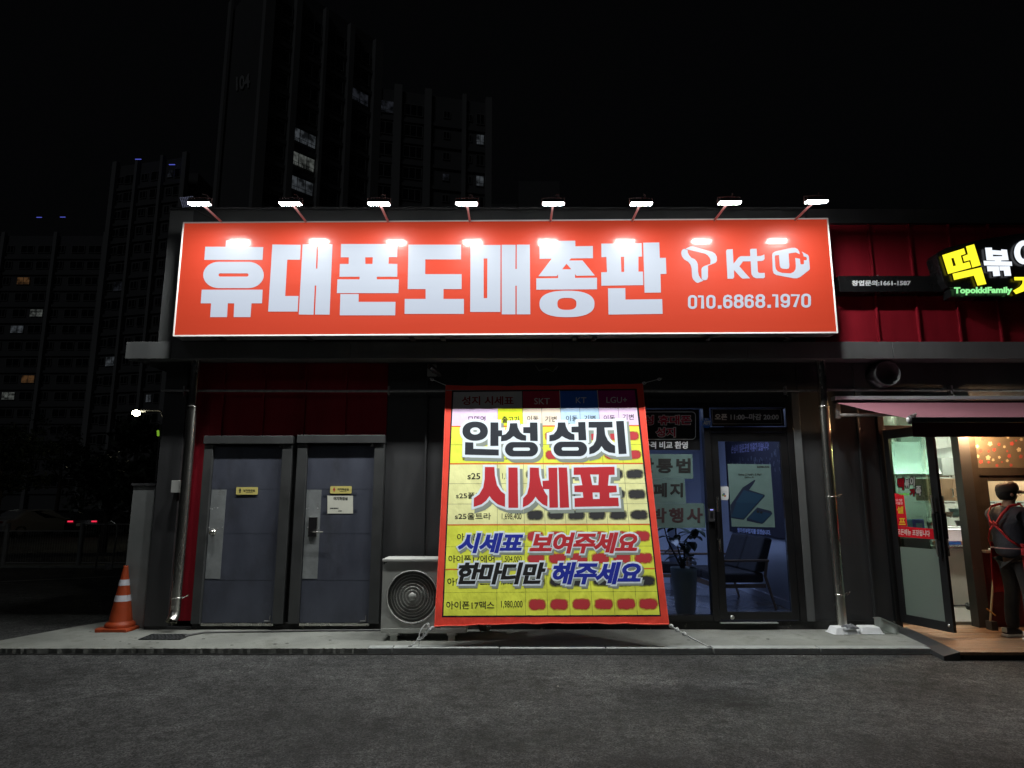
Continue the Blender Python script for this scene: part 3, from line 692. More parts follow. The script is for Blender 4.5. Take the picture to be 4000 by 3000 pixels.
# the board is one flat box: corners taken where its face stands
c4 = [SP.at(u, v) for u, v in corn]
M_sred = None
def signface(name, col, ecol, es, rough=.2):
    m = bpy.data.materials.new(name); m.use_nodes = True; nt = m.node_tree; N = nt.nodes; L = nt.links; p = N['Principled BSDF']
    p.inputs['Base Color'].default_value = (*col, 1); p.inputs['Roughness'].default_value = .45
    p.inputs['Coat Weight'].default_value = .26; p.inputs['Coat Roughness'].default_value = rough; p.inputs['Specular IOR Level'].default_value = .12
    p.inputs['Emission Color'].default_value = (*ecol, 1); p.inputs['Emission Strength'].default_value = es
    tc = N.new('ShaderNodeTexCoord'); n = N.new('ShaderNodeTexNoise'); n.inputs['Scale'].default_value = 1.2; n.inputs['Detail'].default_value = 3
    mp = N.new('ShaderNodeMapping'); mp.inputs['Scale'].default_value = (.25, 1, 4); L.new(tc.outputs['Object'], mp.inputs['Vector']); L.new(mp.outputs[0], n.inputs['Vector'])
    b = N.new('ShaderNodeBump'); b.inputs['Strength'].default_value = .25; b.inputs['Distance'].default_value = .02; L.new(n.outputs['Fac'], b.inputs['Height'])
    L.new(b.outputs['Normal'], p.inputs['Normal']); L.new(b.outputs['Normal'], p.inputs['Coat Normal']); return m
M_sred = signface('sign_face_red', (0.15, 0.013, 0.006), (1.0, 0.100, 0.042), 0.36, .145)
M_swht = signface('sign_letter_white', (0.07, 0.075, 0.08), (0.80, 0.90, 1.10), 0.52, .145)
M_trim = mat('sign_trim', (0.75, 0.74, 0.72), .4, 0, .05, emi=(.8, .75, .7), es=.12)
MB().add(c4, [(0, 1, 2, 3)]).build('sign_face', M_sred, sgn)
back = MB(); q = [p+Vector((0, .012, 0)) for p in c4]; back.slab(q, (0, .215, 0)); back.build('sign_box', M_galv, sgn)
tr = []
w_ = .012
for i in range(4):
    a, b_ = c4[i], c4[(i+1) % 4]; d = (b_-a).normalized(); n_ = Vector((-d.z, 0, d.x))
    MB().slab([a+n_*-.004-d*.004, b_+n_*-.004+d*.004, b_+n_*w_, a+n_*w_], (0, 0.0, 0)) if False else None
    m = MB(); ii = 0.001*(i % 2)
    p1, p2 = a-n_*.004, b_-n_*.004; p3, p4 = b_+n_*w_, a+n_*w_
    m.slab([p1+Vector((0, -.006-ii, 0)), p2+Vector((0, -.006-ii, 0)), p3+Vector((0, -.006-ii, 0)), p4+Vector((0, -.006-ii, 0))], (0, .016, 0)); m.build('trim', M_trim, sgn)
# brackets and bolts below the board
for u in (870, 1210, 1610, 1730, 2245, 2320, 2770, 3080):
    p = PY(u, 1322, 7.88); B(p.x-.03, p.x+.03, 7.80, 7.98, p.z-.012, p.z-.002).build('bracket', M_dark, sgn)
K1, O1, O2 = .6329, (600, 700), (1900, 700)
K3, O3 = 540/2212, (2080, 920)
def letter(polys, O, K): shapes(polys, M_swht, sgn, SP, O, K, off=.0035, name='letter')
# 휴
letter([[(447, 378), (557, 378), (557, 418), (677, 419), (672, 498), (313, 498), (319, 417), (444, 417)], rrp(306, 510, 680, 672, 95, 81, 8), rrp(401, 581, 586, 601, 10, 10, 4)[::-1],
        [(297, 682), (673, 682), (669, 766), (604, 766), (598, 851), (494, 851), (498, 766), (458, 766), (453, 851), (349, 851), (355, 766), (291, 766)]], O1, K1)
# 대
letter([[(733, 403), (908, 405), (904, 497), (825, 497), (812, 721), (894, 721), (889, 817), (707, 817)],
        [(920, 402), (1007, 402), (1002, 552), (1011, 552), (1018, 402), (1104, 402), (1086, 836), (996, 835), (1004, 656), (995, 656), (987, 836), (896, 835)]], O1, K1)
# 폰
letter([[(1157, 400), (1505, 400), (1503, 481), (1452, 481), (1450, 522), (1504, 523), (1504, 602), (1378, 602), (1377, 618), (1514, 618), (1511, 703), (1131, 703), (1135, 618), (1271, 618), (1272, 602), (1147, 602), (1150, 523), (1204, 523), (1205, 482), (1155, 482)],
        [(1306, 482), (1307, 523), (1351, 523), (1353, 482)], [(1153, 709), (1266, 709), (1265, 757), (1493, 757), (1491, 840), (1149, 840)]], O1, K1)
# 도
letter([[(1573, 404), (1898, 404), (1897, 495), (1677, 495), (1676, 586), (1901, 586), (1901, 678), (1789, 678), (1789, 739), (1915, 739), (1915, 831), (1549, 831), (1550, 739), (1679, 739), (1679, 678), (1568, 678)]], O1, K1)
# 매
letter([[(-98, 406), (87, 406), (86, 819), (-100, 819)], [(-17, 489), (-17, 734), (5, 734), (6, 489)],
        [(94, 405), (180, 405), (179, 554), (187, 554), (187, 404), (268, 404), (271, 834), (187, 834), (187, 657), (179, 657), (179, 834), (95, 834)]], O2, K1)
# 총
letter([[(393, 87), (684, 83), (686, 172), (966, 168), (968, 363), (615, 366), (588, 400), (800, 398), (998, 640), (706, 645), (681, 615), (681, 678), (1032, 675), (1032, 860), (62, 867), (60, 685), (410, 681), (410, 622), (388, 650), (94, 652), (308, 370), (115, 373), (113, 176), (394, 174)],
        [(545, 452), (475, 540), (620, 540)], rrp(112, 883, 992, 1306, 440, 211, 14, .82), rrp(398, 997, 703, 1190, 150, 96, 10, .75)[::-1]], O3, K3)
# 판
letter([[(1102, 130), (1745, 122), (1753, 337), (1695, 338), (1695, 577), (1768, 577), (1773, 793), (1103, 803), (1100, 588), (1192, 586), (1183, 344), (1104, 347)], [(1413, 340), (1422, 582), (1467, 582), (1466, 340)],
        [(1772, 115), (2028, 111), (2037, 358), (2134, 357), (2143, 613), (2048, 617), (2055, 912), (1794, 915)],
        [(1208, 845), (1484, 841), (1488, 1025), (2075, 1018), (2082, 1253), (1217, 1265)]], O3, K3)
K4, O4 = 560/2212, (2640, 930)
def logo(polys, nm='emblem'): shapes(polys, M_swht, sgn, SP, O4, K4, off=.0035, name=nm)
logo([[(150, 163), (228, 128), (262, 128), (560, 212), (605, 240), (632, 285), (635, 345), (615, 378), (585, 392), (497, 428), (495, 600), (482, 640), (450, 652), (418, 645), (398, 625), (395, 480), (405, 455), (430, 435), (532, 398), (536, 340), (520, 300), (490, 265), (450, 240), (180, 175)],
      [(135, 168), (180, 182), (185, 225), (205, 265), (240, 305), (290, 325), (325, 365), (340, 410), (343, 520), (355, 575), (382, 622), (428, 657), (340, 692), (310, 682), (265, 635), (250, 590), (243, 470), (225, 410), (190, 365), (130, 330), (95, 285), (82, 235), (90, 195), (110, 172)]])
logo([[(775, 200), (790, 175), (878, 170), (890, 395), (965, 300), (1000, 280), (1150, 278), (1143, 195), (1150, 170), (1170, 165), (1247, 165), (1253, 278), (1310, 275), (1345, 262), (1366, 253), (1370, 320), (1350, 345), (1310, 355), (1257, 357), (1265, 515), (1275, 532), (1295, 538), (1372, 537), (1375, 600), (1355, 620), (1240, 620), (1195, 600), (1168, 560), (1163, 520), (1155, 358), (1035, 360), (980, 437), (1145, 622), (1030, 625), (1000, 605), (897, 490), (900, 600), (880, 627), (797, 628)]])
logo([[(1485, 260), (1495, 230), (1535, 205), (1780, 152), (1840, 150), (1880, 170), (1905, 210), (1913, 250), (1850, 220), (1740, 238), (1752, 430), (1745, 465), (1715, 478), (1650, 472), (1620, 460), (1605, 430), (1590, 262), (1530, 268), (1527, 300), (1535, 440), (1545, 480), (1575, 515), (1640, 538), (1770, 545), (1820, 520), (1848, 480), (1852, 430), (1842, 305), (1915, 320), (1922, 395), (1932, 405), (1968, 405), (1977, 392), (1976, 340), (2018, 342), (2022, 315), (2015, 295), (1972, 282), (1960, 240), (1943, 208), (2035, 258), (2053, 285), (2068, 470), (2060, 490), (1920, 600), (1870, 620), (1820, 620), (1550, 570), (1510, 545), (1495, 500)]])
DIG = {'0': [(rr(0, 0, 1, 2, .46), True)], '1': [([(-.05, 1.98), (.55, 1.98), (.55, -.18)], False)],
       '6': [(rr(0, 0, 1, 1.2, .46), True), ([(0, .7), (0, 1.55), (.14, 1.86), (.5, 2), (.86, 1.88), (1, 1.5)], False)],
       '8': [(rr(.04, 1.08, .96, 2, .42), True), (rr(0, 0, 1, 1.08, .45), True)],
       '9': [(rr(0, .8, 1, 2, .46), True), ([(1, 1.3), (1, .45), (.86, .14), (.5, 0), (.14, .12), (0, .5)], False)],
       '7': [([(-.05, 1.98), (1, 1.98), (.45, -.18)], False)]}
for ch, x0, x1, y0, y1 in (('0', 187, 328, 880, 1094), ('1', 342, 437, 882, 1086), ('0', 470, 612, 877, 1090), ('.', 648, 705, 1038, 1088), ('6', 730, 875, 872, 1086), ('8', 893, 1045, 869, 1084), ('6', 1062, 1205, 867, 1081),
                         ('8', 1227, 1380, 865, 1080), ('.', 1413, 1467, 1028, 1077), ('1', 1487, 1585, 866, 1070), ('9', 1615, 1762, 860, 1077), ('7', 1775, 1915, 865, 1068), ('0', 1935, 2085, 857, 1073)):
    bx = (O4[0]+x0*K4, O4[1]+y0*K4, O4[0]+x1*K4, O4[1]+y1*K4)
    if ch == '.': rect(M_swht, sgn, SP, *bx, off=.0035, name='full_stop')
    else: strokes(DIG[ch], M_swht, sgn, SP, bx, .21, .0035)

# ================================================================== FLOODLIGHTS
M_arm = mat('lamp_arm', (0.55, 0.33, 0.32), .45, .2, .1)
M_house = mat('lamp_housing', (.03, .03, .03), .5)
M_lens = emit('lamp_lens', (0.98, 1.0, 0.97), LAMP)
M_lensdim = emit('lamp_led_edge', (1.0, 0.98, .85), 3.0)
bases = [876, 1203, 1521, 1837, 2149, 2465, 2783, 3095]; lamps = [784, 1139, 1481, 1827, 2156, 2499, 2838, 3175]
words = ['leftmost floodlight', 'second floodlight from the left', 'third floodlight from the left', 'fourth floodlight from the left', 'fifth floodlight from the left', 'sixth floodlight from the left', 'second floodlight from the right', 'rightmost floodlight']
ztop = c4[3].z
YL = 7.20
for i, bu in enumerate(bases):
    bx_ = PY(bu, 868, 7.86).x; zt_ = SP.at(bu, 868-(i-3.5)*1.6 if i > 3 else 869).z
    lc = Vector((bx_, YL, 0)); lc.z = PY(lamps[i], 797-(8 if i == 7 else 4 if i == 6 else 0), YL).z
    t = thing('floodlight', words[i]+' on an arm above the orange sign', 'floodlight', (bx_, 7.87, zt_), group='floodlights over the sign board')
    MB().tube([(bx_, 7.95, zt_-.01), (bx_, 7.87, zt_+.012), (bx_, YL+.09, lc.z+.03)], .014, 6).build('arm', M_arm, t)
    hw, hd, tilt = .125, .046, math.radians(3)
    R_ = Matrix.Rotation(tilt, 3, 'X')
    def W(x_, y_, z_): return lc+R_ @ Vector((x_, y_, z_))
    m = MB(); m.hexa([W(-hw, -hd, .004), W(hw, -hd, .004), W(hw, hd, .004), W(-hw, hd, .004), W(-hw*.92, -hd*.9, .04), W(hw*.92, -hd*.9, .04), W(hw*.92, hd*.9, .04), W(-hw*.92, hd*.9, .04)])
    m.build('housing', M_house, t)
    for k in range(7):
        f = (k-3)/3*hw*.8; MB().hexa([W(f-.003, -hd*.85, .041), W(f+.003, -hd*.85, .041), W(f+.003, hd*.85, .041), W(f-.003, hd*.85, .041), W(f-.003, -hd*.8, .062), W(f+.003, -hd*.8, .062), W(f+.003, hd*.8, .062), W(f-.003, hd*.8, .062)]).build('cooling_fin', M_house, t)
    for (y0_, y1_) in ((-hd*.92, -hd*.06), (hd*.06, hd*.92)):
        MB().quad(W(-hw*.95, y0_, .0), W(-hw*.95, y1_, .0), W(hw*.95, y1_, .0), W(hw*.95, y0_, .0)).build('lens', M_lens, t)
    MB().hexa([W(-hw, -hd*.05, -.004), W(hw, -hd*.05, -.004), W(hw, hd*.05, -.004), W(-hw, hd*.05, -.004), W(-hw, -hd*.05, .002), W(hw, -hd*.05, .002), W(hw, hd*.05, .002), W(-hw, hd*.05, .002)]).build('lens_bar', M_galv, t)
    MB().tube([W(-hw*1.04, hd*.4, .01), W(-hw*1.04, hd*.4, .075), W(0, hd*.4, .085), W(hw*1.04, hd*.4, .075), W(hw*1.04, hd*.4, .01)], .007, 6).build('bracket', M_arm, t)
    MB().tube([W(.01, 0, .05), W(.03, 0, .12), W(.06, .05, .13), W(.05, .2, .05)], .004, 6).build('cable', M_house, t)
# LED grid panel behind the leftmost floodlight
LP = YP(7.9)
lg = thing('led_grid_panel', 'small square panel of dim white dots behind the leftmost floodlight', 'lamp', tuple(LP.at(732, 808)))
patch(M_house, lg, LP, [(713, 809), (762, 803), (756, 764), (701, 771)], 0, .02, name='panel')
ld = MB()
for i in range(8):
    for j in range(8):
        u = 704+i*6.7+j*1.55; v = 773-i*.95+j*5.1+.2*i; p = LP.at(u, v, .003); s_ = .004
        ld.quad(p+Vector((-s_, 0, -s_*.7)), p+Vector((s_, 0, -s_*.7)), p+Vector((s_, 0, s_*.7)), p+Vector((-s_, 0, s_*.7)))
ld.build('diode', emit('dim_diode', (.6, .65, 1), .38), lg)['kind'] = 'stuff'
MB().tube([LP.at(735, 808, -.01), Vector((-3.9, 8.24, 5.2))], .01, 6).build('arm', M_house, lg)

# ================================================================== PRICE BANNER (hangs tilted, pulled out at the foot)
tl = PY(1742, 1505, 8.25); bl = PZ(1697, 2447, .26)
bl.y = 7.30; bl = PY(1697, 2447, 7.30); br = PY(2613, 2440, 7.30); trp = PY(2510, 1498, 8.25)
nrm = (bl-tl).cross(trp-tl)
BP = Plane(tl, nrm)
ban = thing('price_banner', 'tall red bordered price banner in yellow tied out in front of the shop', 'banner', tuple((bl+br)/2))
ORG[ban.name] = (bl+br)/2
def cloth(name, col, var=.06):
    return mat(name, tuple(min(.85, c*1.28) for c in col), .8, 0, var, 2.2, 1.0, 2.6, stretch=(1, 1, .45), spec=.12)
M_bred = cloth('banner_red', (.62, .055, .035)); M_bblk = cloth('banner_black', (.015, .015, .018)); M_bgrey = cloth('banner_grey', (.42, .42, .42))
M_bdr = cloth('banner_dark_red', (.36, .02, .06)); M_bbl = cloth('banner_blue', (.03, .13, .52)); M_bmg = cloth('banner_magenta', (.30, .01, .14))
M_lilac = cloth('banner_lilac', (.62, .47, .70)); M_yg = cloth('banner_yellow_green', (.56, .66, .03)); M_cream = cloth('banner_cream', (.66, .56, .46)); M_lb = cloth('banner_light_blue', (.36, .50, .78))
M_yel = cloth('banner_yellow', (.62, .69, .07)); M_pale = cloth('banner_pale_yellow', (.66, .66, .32)); M_or = cloth('banner_orange_line', (.55, .13, .03)); M_thin = cloth('banner_thin_line', (.22, .26, .10))
# cloth: outline with the pulled edges of stretched fabric
edge = []
for k in range(17):
    f = k/16; edge.append((1697+(2613-1697)*f, 2447-7*f-9*math.sin(math.pi*f)-(2*math.sin(f*40))))
for k in range(1, 17):
    f = k/16; edge.append((2613+(2510-2613)*f, 2440+(1498-2440)*f)) if False else edge.append((2613-103*f-5*math.sin(math.pi*f), 2440-942*f))
for k in range(1, 17):
    f = k/16; edge.append((2510-768*f, 1498+7*f+5*math.sin(math.pi*f)+1.2*math.sin(f*30)))
for k in range(1, 16):
    f = k/16; edge.append((1742-45*f+5*math.sin(math.pi*f)-3*f*(1-f), 1505+942*f))
patch(M_bred, ban, BP, edge, 0, .0012, name='cloth')
hem = [BP.at(u, v, .004) for u, v in edge[:17]]
MB().tube(hem, .007, 8).build('hem', cloth('banner_hem', (.75, .10, .07)), ban)
MB().tube([BP.at(u, v, .003) for u, v in edge[16:33]], .0045, 8).build('hem', MATS['banner_hem'], ban)
MB().tube([BP.at(u, v, .003) for u, v in edge[48:]+[edge[0]]], .0045, 8).build('hem', MATS['banner_hem'], ban)
FR = [(1768.5, 1529), (2484, 1522), (2578.5, 2403.5), (1730.5, 2407)]
patch(M_bblk, ban, BP, [(1726.5, 2411), (2582, 2407.5), (2487.5, 1518.5), (1765.5, 1525.5)], .0008, name='frame_print')
rows = [(1530, 1523), (1596.5, 1592), (1666, 1662.5), (1737.5, 1735.7), (1811.7, 1810.3), (1889.4, 1887.6), (1969, 1967.6), (2050.5, 2048.5), (2135.8, 2133), (2224.3, 2221), (2315, 2310), (2405.5, 2402)]
ct_ = [1767, 1944.8, 2041.5, 2115.6, 2189, 2264, 2338.5, 2414, 2488]; cb_ = [1731.5, 1940.4, 2053.2, 2140, 2227.7, 2315, 2402.6, 2490.7, 2577.5]
def colx(c, v): f = (v-1594)/(2404-1594); return ct_[c]+(cb_[c]-ct_[c])*f
def G(c, r):
    """pixel of grid node (column c, row r)"""
    x_ = colx(c, (rows[r][0]+rows[r][1])/2); xl, xr_ = colx(0, rows[r][0]), colx(8, rows[r][1]); f = (x_-xl)/(xr_-xl)
    return (x_, rows[r][0]+(rows[r][1]-rows[r][0])*f)
def cell(m, c0, r0, c1, r1, off=.0014, name='table_cell', ins=0.6):
    a_, b__, c_, d_ = G(c0, r1), G(c1, r1), G(c1, r0), G(c0, r0)
    patch(m, ban, BP, [(a_[0]+ins, a_[1]-ins), (b__[0]-ins, b__[1]-ins), (c_[0]-ins, c_[1]+ins), (d_[0]+ins, d_[1]+ins)], off, name=name)
G0 = lambda c: G(c, 0)
cell(M_bgrey, 0, 0, 2, 1, ins=1.5); cell(M_bdr, 2, 0, 4, 1, ins=1.5); cell(M_bbl, 4, 0, 6, 1, ins=1.5); cell(M_bmg, 6, 0, 8, 1, ins=1.5)
for c, m in enumerate((M_lilac, M_yg, M_cream, M_cream, M_lb, M_lb, M_lilac, M_lilac)): cell(m, c, 1, c+1, 2)
for r in range(2, 11):
    m = M_yel if r in (2, 3, 7, 8, 9, 10) else M_pale
    for c in range(8): cell(m, c, r, c+1, r+1, ins=0.5)
for r in (3, 5, 6, 8, 10): pass
for r in (2, 4, 7, 9):
    a_, b__ = (colx(0, rows[r][0]), rows[r][0]), (colx(8, rows[r][1]), rows[r][1])
    patch(M_or, ban, BP, [(a_[0], a_[1]+2.6), (b__[0], b__[1]+2.6), (b__[0], b__[1]-2.6), (a_[0], a_[1]-2.6)], .0018, name='rule_line')
for c in (4, 6):
    a_, b__ = G(c, 0), G(c, 1); patch(M_cream, ban, BP, [(b__[0]-1.2, b__[1]), (b__[0]+1.2, b__[1]), (a_[0]+1.2, a_[1]), (a_[0]-1.2, a_[1])], .0018, name='rule_line')
def blurm(name, col):
    m = bpy.data.materials.new(name); m.use_nodes = True; nt = m.node_tree; N = nt.nodes; L = nt.links; p = N['Principled BSDF']
    p.inputs['Base Color'].default_value = (*col, 1); p.inputs['Roughness'].default_value = .7
    tc = N.new('ShaderNodeTexCoord'); n = N.new('ShaderNodeTexNoise'); n.inputs['Scale'].default_value = 26; L.new(tc.outputs['Object'], n.inputs['Vector'])
    sx = N.new('ShaderNodeSeparateXYZ'); L.new(tc.outputs['UV'], sx.inputs[0])
    def mth(op, a, b=None):
        q = N.new('ShaderNodeMath'); q.operation = op
        for i, z in enumerate((a, b)):
            if z is None: continue
            if isinstance(z, (int, float)): q.inputs[i].default_value = z
            else: L.new(z, q.inputs[i])
        return q.outputs[0]
    ax = mth('POWER', mth('ABSOLUTE', sx.outputs[0]), 4.0); ay = mth('POWER', mth('ABSOLUTE', sx.outputs[1]), 2.6)
    f = mth('SUBTRACT', 1.0, mth('ADD', ax, ay)); f = mth('ADD', f, mth('MULTIPLY', mth('SUBTRACT', n.outputs['Fac'], .5), .75))
    f = mth('MULTIPLY', f, 1.35); f = mth('MINIMUM', mth('MAXIMUM', f, 0.0), 1.0); L.new(f, p.inputs['Alpha']); return m
M_bk = blurm('smudge_black', (.012, .012, .015)); M_rd = blurm('smudge_red', (.50, .02, .03))
for r, m in ((2, M_rd), (3, M_rd), (4, M_bk), (5, M_bk), (6, M_bk), (7, M_rd), (8, M_rd), (9, M_bk), (10, M_rd)):
    for c in range(2, 8):
        a_, b__ = G(c, r), G(c+1, r+1); cx_, cy_ = (a_[0]+b__[0])/2+2, (a_[1]+b__[1])/2+3; hw_, hh_ = (b__[0]-a_[0])*.42, (b__[1]-a_[1])*.27
        patch(m, ban, BP, [(cx_-hw_, cy_+hh_), (cx_+hw_, cy_+hh_), (cx_+hw_, cy_-hh_), (cx_-hw_, cy_-hh_)], .0022, name='smudge', uv=[(-1, -1), (1, -1), (1, 1), (-1, 1)])
M_bink = mat('banner_ink', (.02, .02, .02), .85, 0, 0, spec=.1); M_bwt = mat('banner_white_ink', (.75, .75, .75), .85, 0, 0, spec=.1); M_bbr = mat('banner_brown_ink', (.30, .02, .02), .85, 0, 0, spec=.1)
def bt(s, x0, y0, x1, y1, m=M_bink, b=.012, off=.0024, **k): return text(s, m, ban, BP, (x0, y0, x1, y1), b, off, **k)
KB, OB = 1000/2212, (1650, 1450)
def bB(x_, y_): return OB[0]+x_*KB, OB[1]+y_*KB
def btb(s, x0, y0, x1, y1, *a, **k): p = bB(x0, y0); q = bB(x1, y1); return bt(s, p[0], p[1], q[0], q[1], *a, **k)
btb('성지 시세표', 340, 216, 788, 292, M_bbr, .022); btb('SKT', 966, 232, 1100, 286, M_bwt, .005); btb('KT', 1326, 226, 1416, 276, M_bwt, .005); btb('LGU+', 1590, 222, 1768, 274, M_bwt, .005)
btb('모델명', 392, 386, 545, 448); btb('출고가', 688, 388, 840, 446, b=.02)
for x0, x1, s, y0 in ((905, 1003, '이동', 384), (1060, 1160, '기변', 388), (1240, 1340, '이동', 382), (1396, 1496, '기변', 380), (1566, 1664, '이동', 378), (1728, 1826, '기변', 370)): btb(s, x0, y0, x1, y0+50)
btb('폴드7', 340, 712, 520, 768); btb('2,379,300', 688, 716, 850, 770, b=.004)
btb('s25', 390, 880, 500, 934); btb('1,155,000', 690, 882, 850, 938, b=.004)
btb('s25플러스', 290, 1048, 590, 1102); btb('1,353,000', 688, 1050, 850, 1104, b=.004)
btb('s25울트라', 282, 1224, 592, 1282); btb('1,698,400', 686, 1228, 856, 1288, b=.004)
KC_, OC = 960/2212, (1680, 1950)
def btc(s, x0, y0, x1, y1, *a, **k): return bt(s, OC[0]+x0*KC_, OC[1]+y0*KC_, OC[0]+x1*KC_, OC[1]+y1*KC_, *a, **k)
btc('아이폰17', 243, 308, 520, 374); btc('1,290,000', 645, 312, 822, 378, b=.004)
btc('아이폰17에어', 165, 504, 580, 572); btc('1,504,000', 645, 512, 826, 572, b=.004)
btc('아이폰17프로', 155, 708, 590, 778); btc('1,790,000', 640, 712, 826, 776, b=.004)
btc('아이폰17맥스', 145, 918, 578, 990); btc('1,980,000', 640, 914, 832, 984, b=.004)
# big lettering: grey print shadow, pale outline, fill
M_shd = mat('banner_shadow_print', (.27, .31, .27), .85, 0, 0, spec=.1); M_out = mat('banner_outline_print', (.74, .82, .90), .85, 0, 0, spec=.1); M_out2 = mat('banner_outline_inner', (.50, .60, .70), .85, 0, 0, spec=.1)
M_navy = mat('banner_charcoal_ink', (.032, .036, .045), .85, 0, 0, spec=.1); M_brd2 = mat('banner_red_ink', (.50, .035, .045), .85, 0, 0, spec=.1); M_bbl2 = mat('banner_blue_ink', (.022, .035, .34), .85, 0, 0, spec=.1)
KA, OA = 860/2212, (1680, 1480)
A_ = [[rrp(325, 428, 581, 622, 128, 97, 10, .9), rrp(403, 487, 503, 560, 50, 36, 6)[::-1]], [[(607, 437), (687, 437), (687, 516), (724, 516), (724, 578), (687, 578), (687, 674), (605, 674)]], [[(352, 636), (435, 638), (435, 702), (690, 710), (690, 770), (350, 762)]],
      [[(802, 446), (875, 444), (882, 490), (905, 535), (935, 560), (965, 568), (965, 622), (915, 618), (870, 600), (838, 574), (808, 600), (765, 622), (712, 628), (715, 568), (760, 555), (790, 520), (800, 480)]],
      [[(1002, 438), (1078, 438), (1082, 625), (1006, 622), (1004, 546), (936, 544), (936, 484), (1003, 484)]], [rrp(752, 634, 1085, 780, 80, 73, 8), rrp(832, 690, 1004, 722, 16, 16, 4)[::-1]],
      [[(1283, 438), (1358, 437), (1365, 480), (1390, 526), (1420, 548), (1450, 556), (1452, 616), (1400, 612), (1350, 590), (1325, 574), (1300, 598), (1255, 620), (1198, 628), (1198, 566), (1240, 556), (1270, 520), (1282, 480)]],
      [[(1487, 434), (1560, 432), (1570, 616), (1492, 617), (1489, 538), (1421, 538), (1420, 480), (1489, 478)]], [rrp(1241, 630, 1578, 778, 80, 73, 8), rrp(1322, 686, 1494, 720, 16, 17, 4)[::-1]],
      [[(1592, 431), (1832, 430), (1834, 488), (1752, 490), (1760, 560), (1785, 615), (1822, 652), (1858, 672), (1860, 748), (1800, 740), (1750, 715), (1723, 675), (1695, 715), (1650, 745), (1600, 758), (1598, 692), (1640, 665), (1665, 620), (1672, 550), (1672, 490), (1592, 490)]], [[(1868, 424), (1946, 421), (1975, 753), (1895, 756)]]]
B_ = [[[(540, 828), (622, 828), (626, 900), (645, 985), (680, 1038), (714, 1063), (714, 1173), (650, 1150), (605, 1112), (580, 1078), (552, 1118), (510, 1150), (443, 1173), (445, 1097), (490, 1065), (525, 1005), (538, 930)]], [[(743, 832), (822, 833), (828, 1180), (743, 1180)]],
      [[(928, 832), (1006, 834), (1010, 900), (1030, 985), (1060, 1048), (1082, 1080), (1080, 1170), (1040, 1150), (1000, 1115), (978, 1085), (950, 1125), (915, 1155), (868, 1175), (870, 1098), (905, 1060), (922, 1000), (928, 920)]],
      [[(1088, 834), (1165, 834), (1172, 1178), (1098, 1180), (1094, 1020), (1040, 1018), (1038, 948), (1092, 944)]], [[(1176, 832), (1250, 832), (1268, 1178), (1188, 1180)]],
      [[(1307, 832), (1660, 826), (1662, 895), (1612, 897), (1604, 988), (1676, 990), (1682, 1045), (1614, 1050), (1616, 1092), (1692, 1092), (1698, 1166), (1316, 1172), (1314, 1098), (1390, 1092), (1386, 1046), (1314, 1044), (1312, 990), (1382, 984), (1365, 895), (1308, 896)], [(1450, 892), (1468, 984), (1520, 984), (1525, 892)], [(1470, 1048), (1474, 1104), (1532, 1104), (1530, 1048)]]]
def big(groups, O, K, fill, g, sh):
    for polys in groups:
        solid = [polys[0]]
        shapes(polys, M_shd, ban, BP, O, K, g, .0030, 'print_shadow', sh)
        shapes(polys, M_out, ban, BP, O, K, g, .0042, 'print_outline')
        shapes(polys, fill, ban, BP, O, K, 0, .0056, 'letter')
big(A_, OA, KA, M_navy, 27, (26, 34)); big(B_, OB, KB, M_brd2, 19, (26, 30))
# slanted lettering
def slant(s, x0, y0, x1, y1, fill, rise=0):
    k = dict(shear=.22, rise=rise, space=.93)
    sx_ = 11; sy_ = 12
    bt(s, x0-sx_*.62+7, y0-sy_*.62+9, x1+sx_*.62+7, y1+sy_*.62+9, M_shd, .085, .0030, name='print_shadow', **k)
    bt(s, x0-sx_*.62, y0-sy_*.62, x1+sx_*.62, y1+sy_*.62, M_out, .085, .0042, name='print_outline', **k)
    bt(s, x0, y0, x1, y1, fill, .044, .0056, name='letter', **k)
def cc(x_, y_): return OC[0]+x_*KC_, OC[1]+y_*KC_
for s, x0, y0, x1, y1, f in (('시세표', 248, 304, 840, 486, M_bbl2), ('보여주세요', 892, 300, 1866, 490, M_brd2), ('한마디만', 252, 570, 1042, 768, M_bink), ('해주세요', 1104, 566, 1898, 768, M_bbl2)):
    a_, b__ = cc(x0, y0), cc(x1, y1); slant(s, a_[0], a_[1], b__[0], b__[1], f, 1)
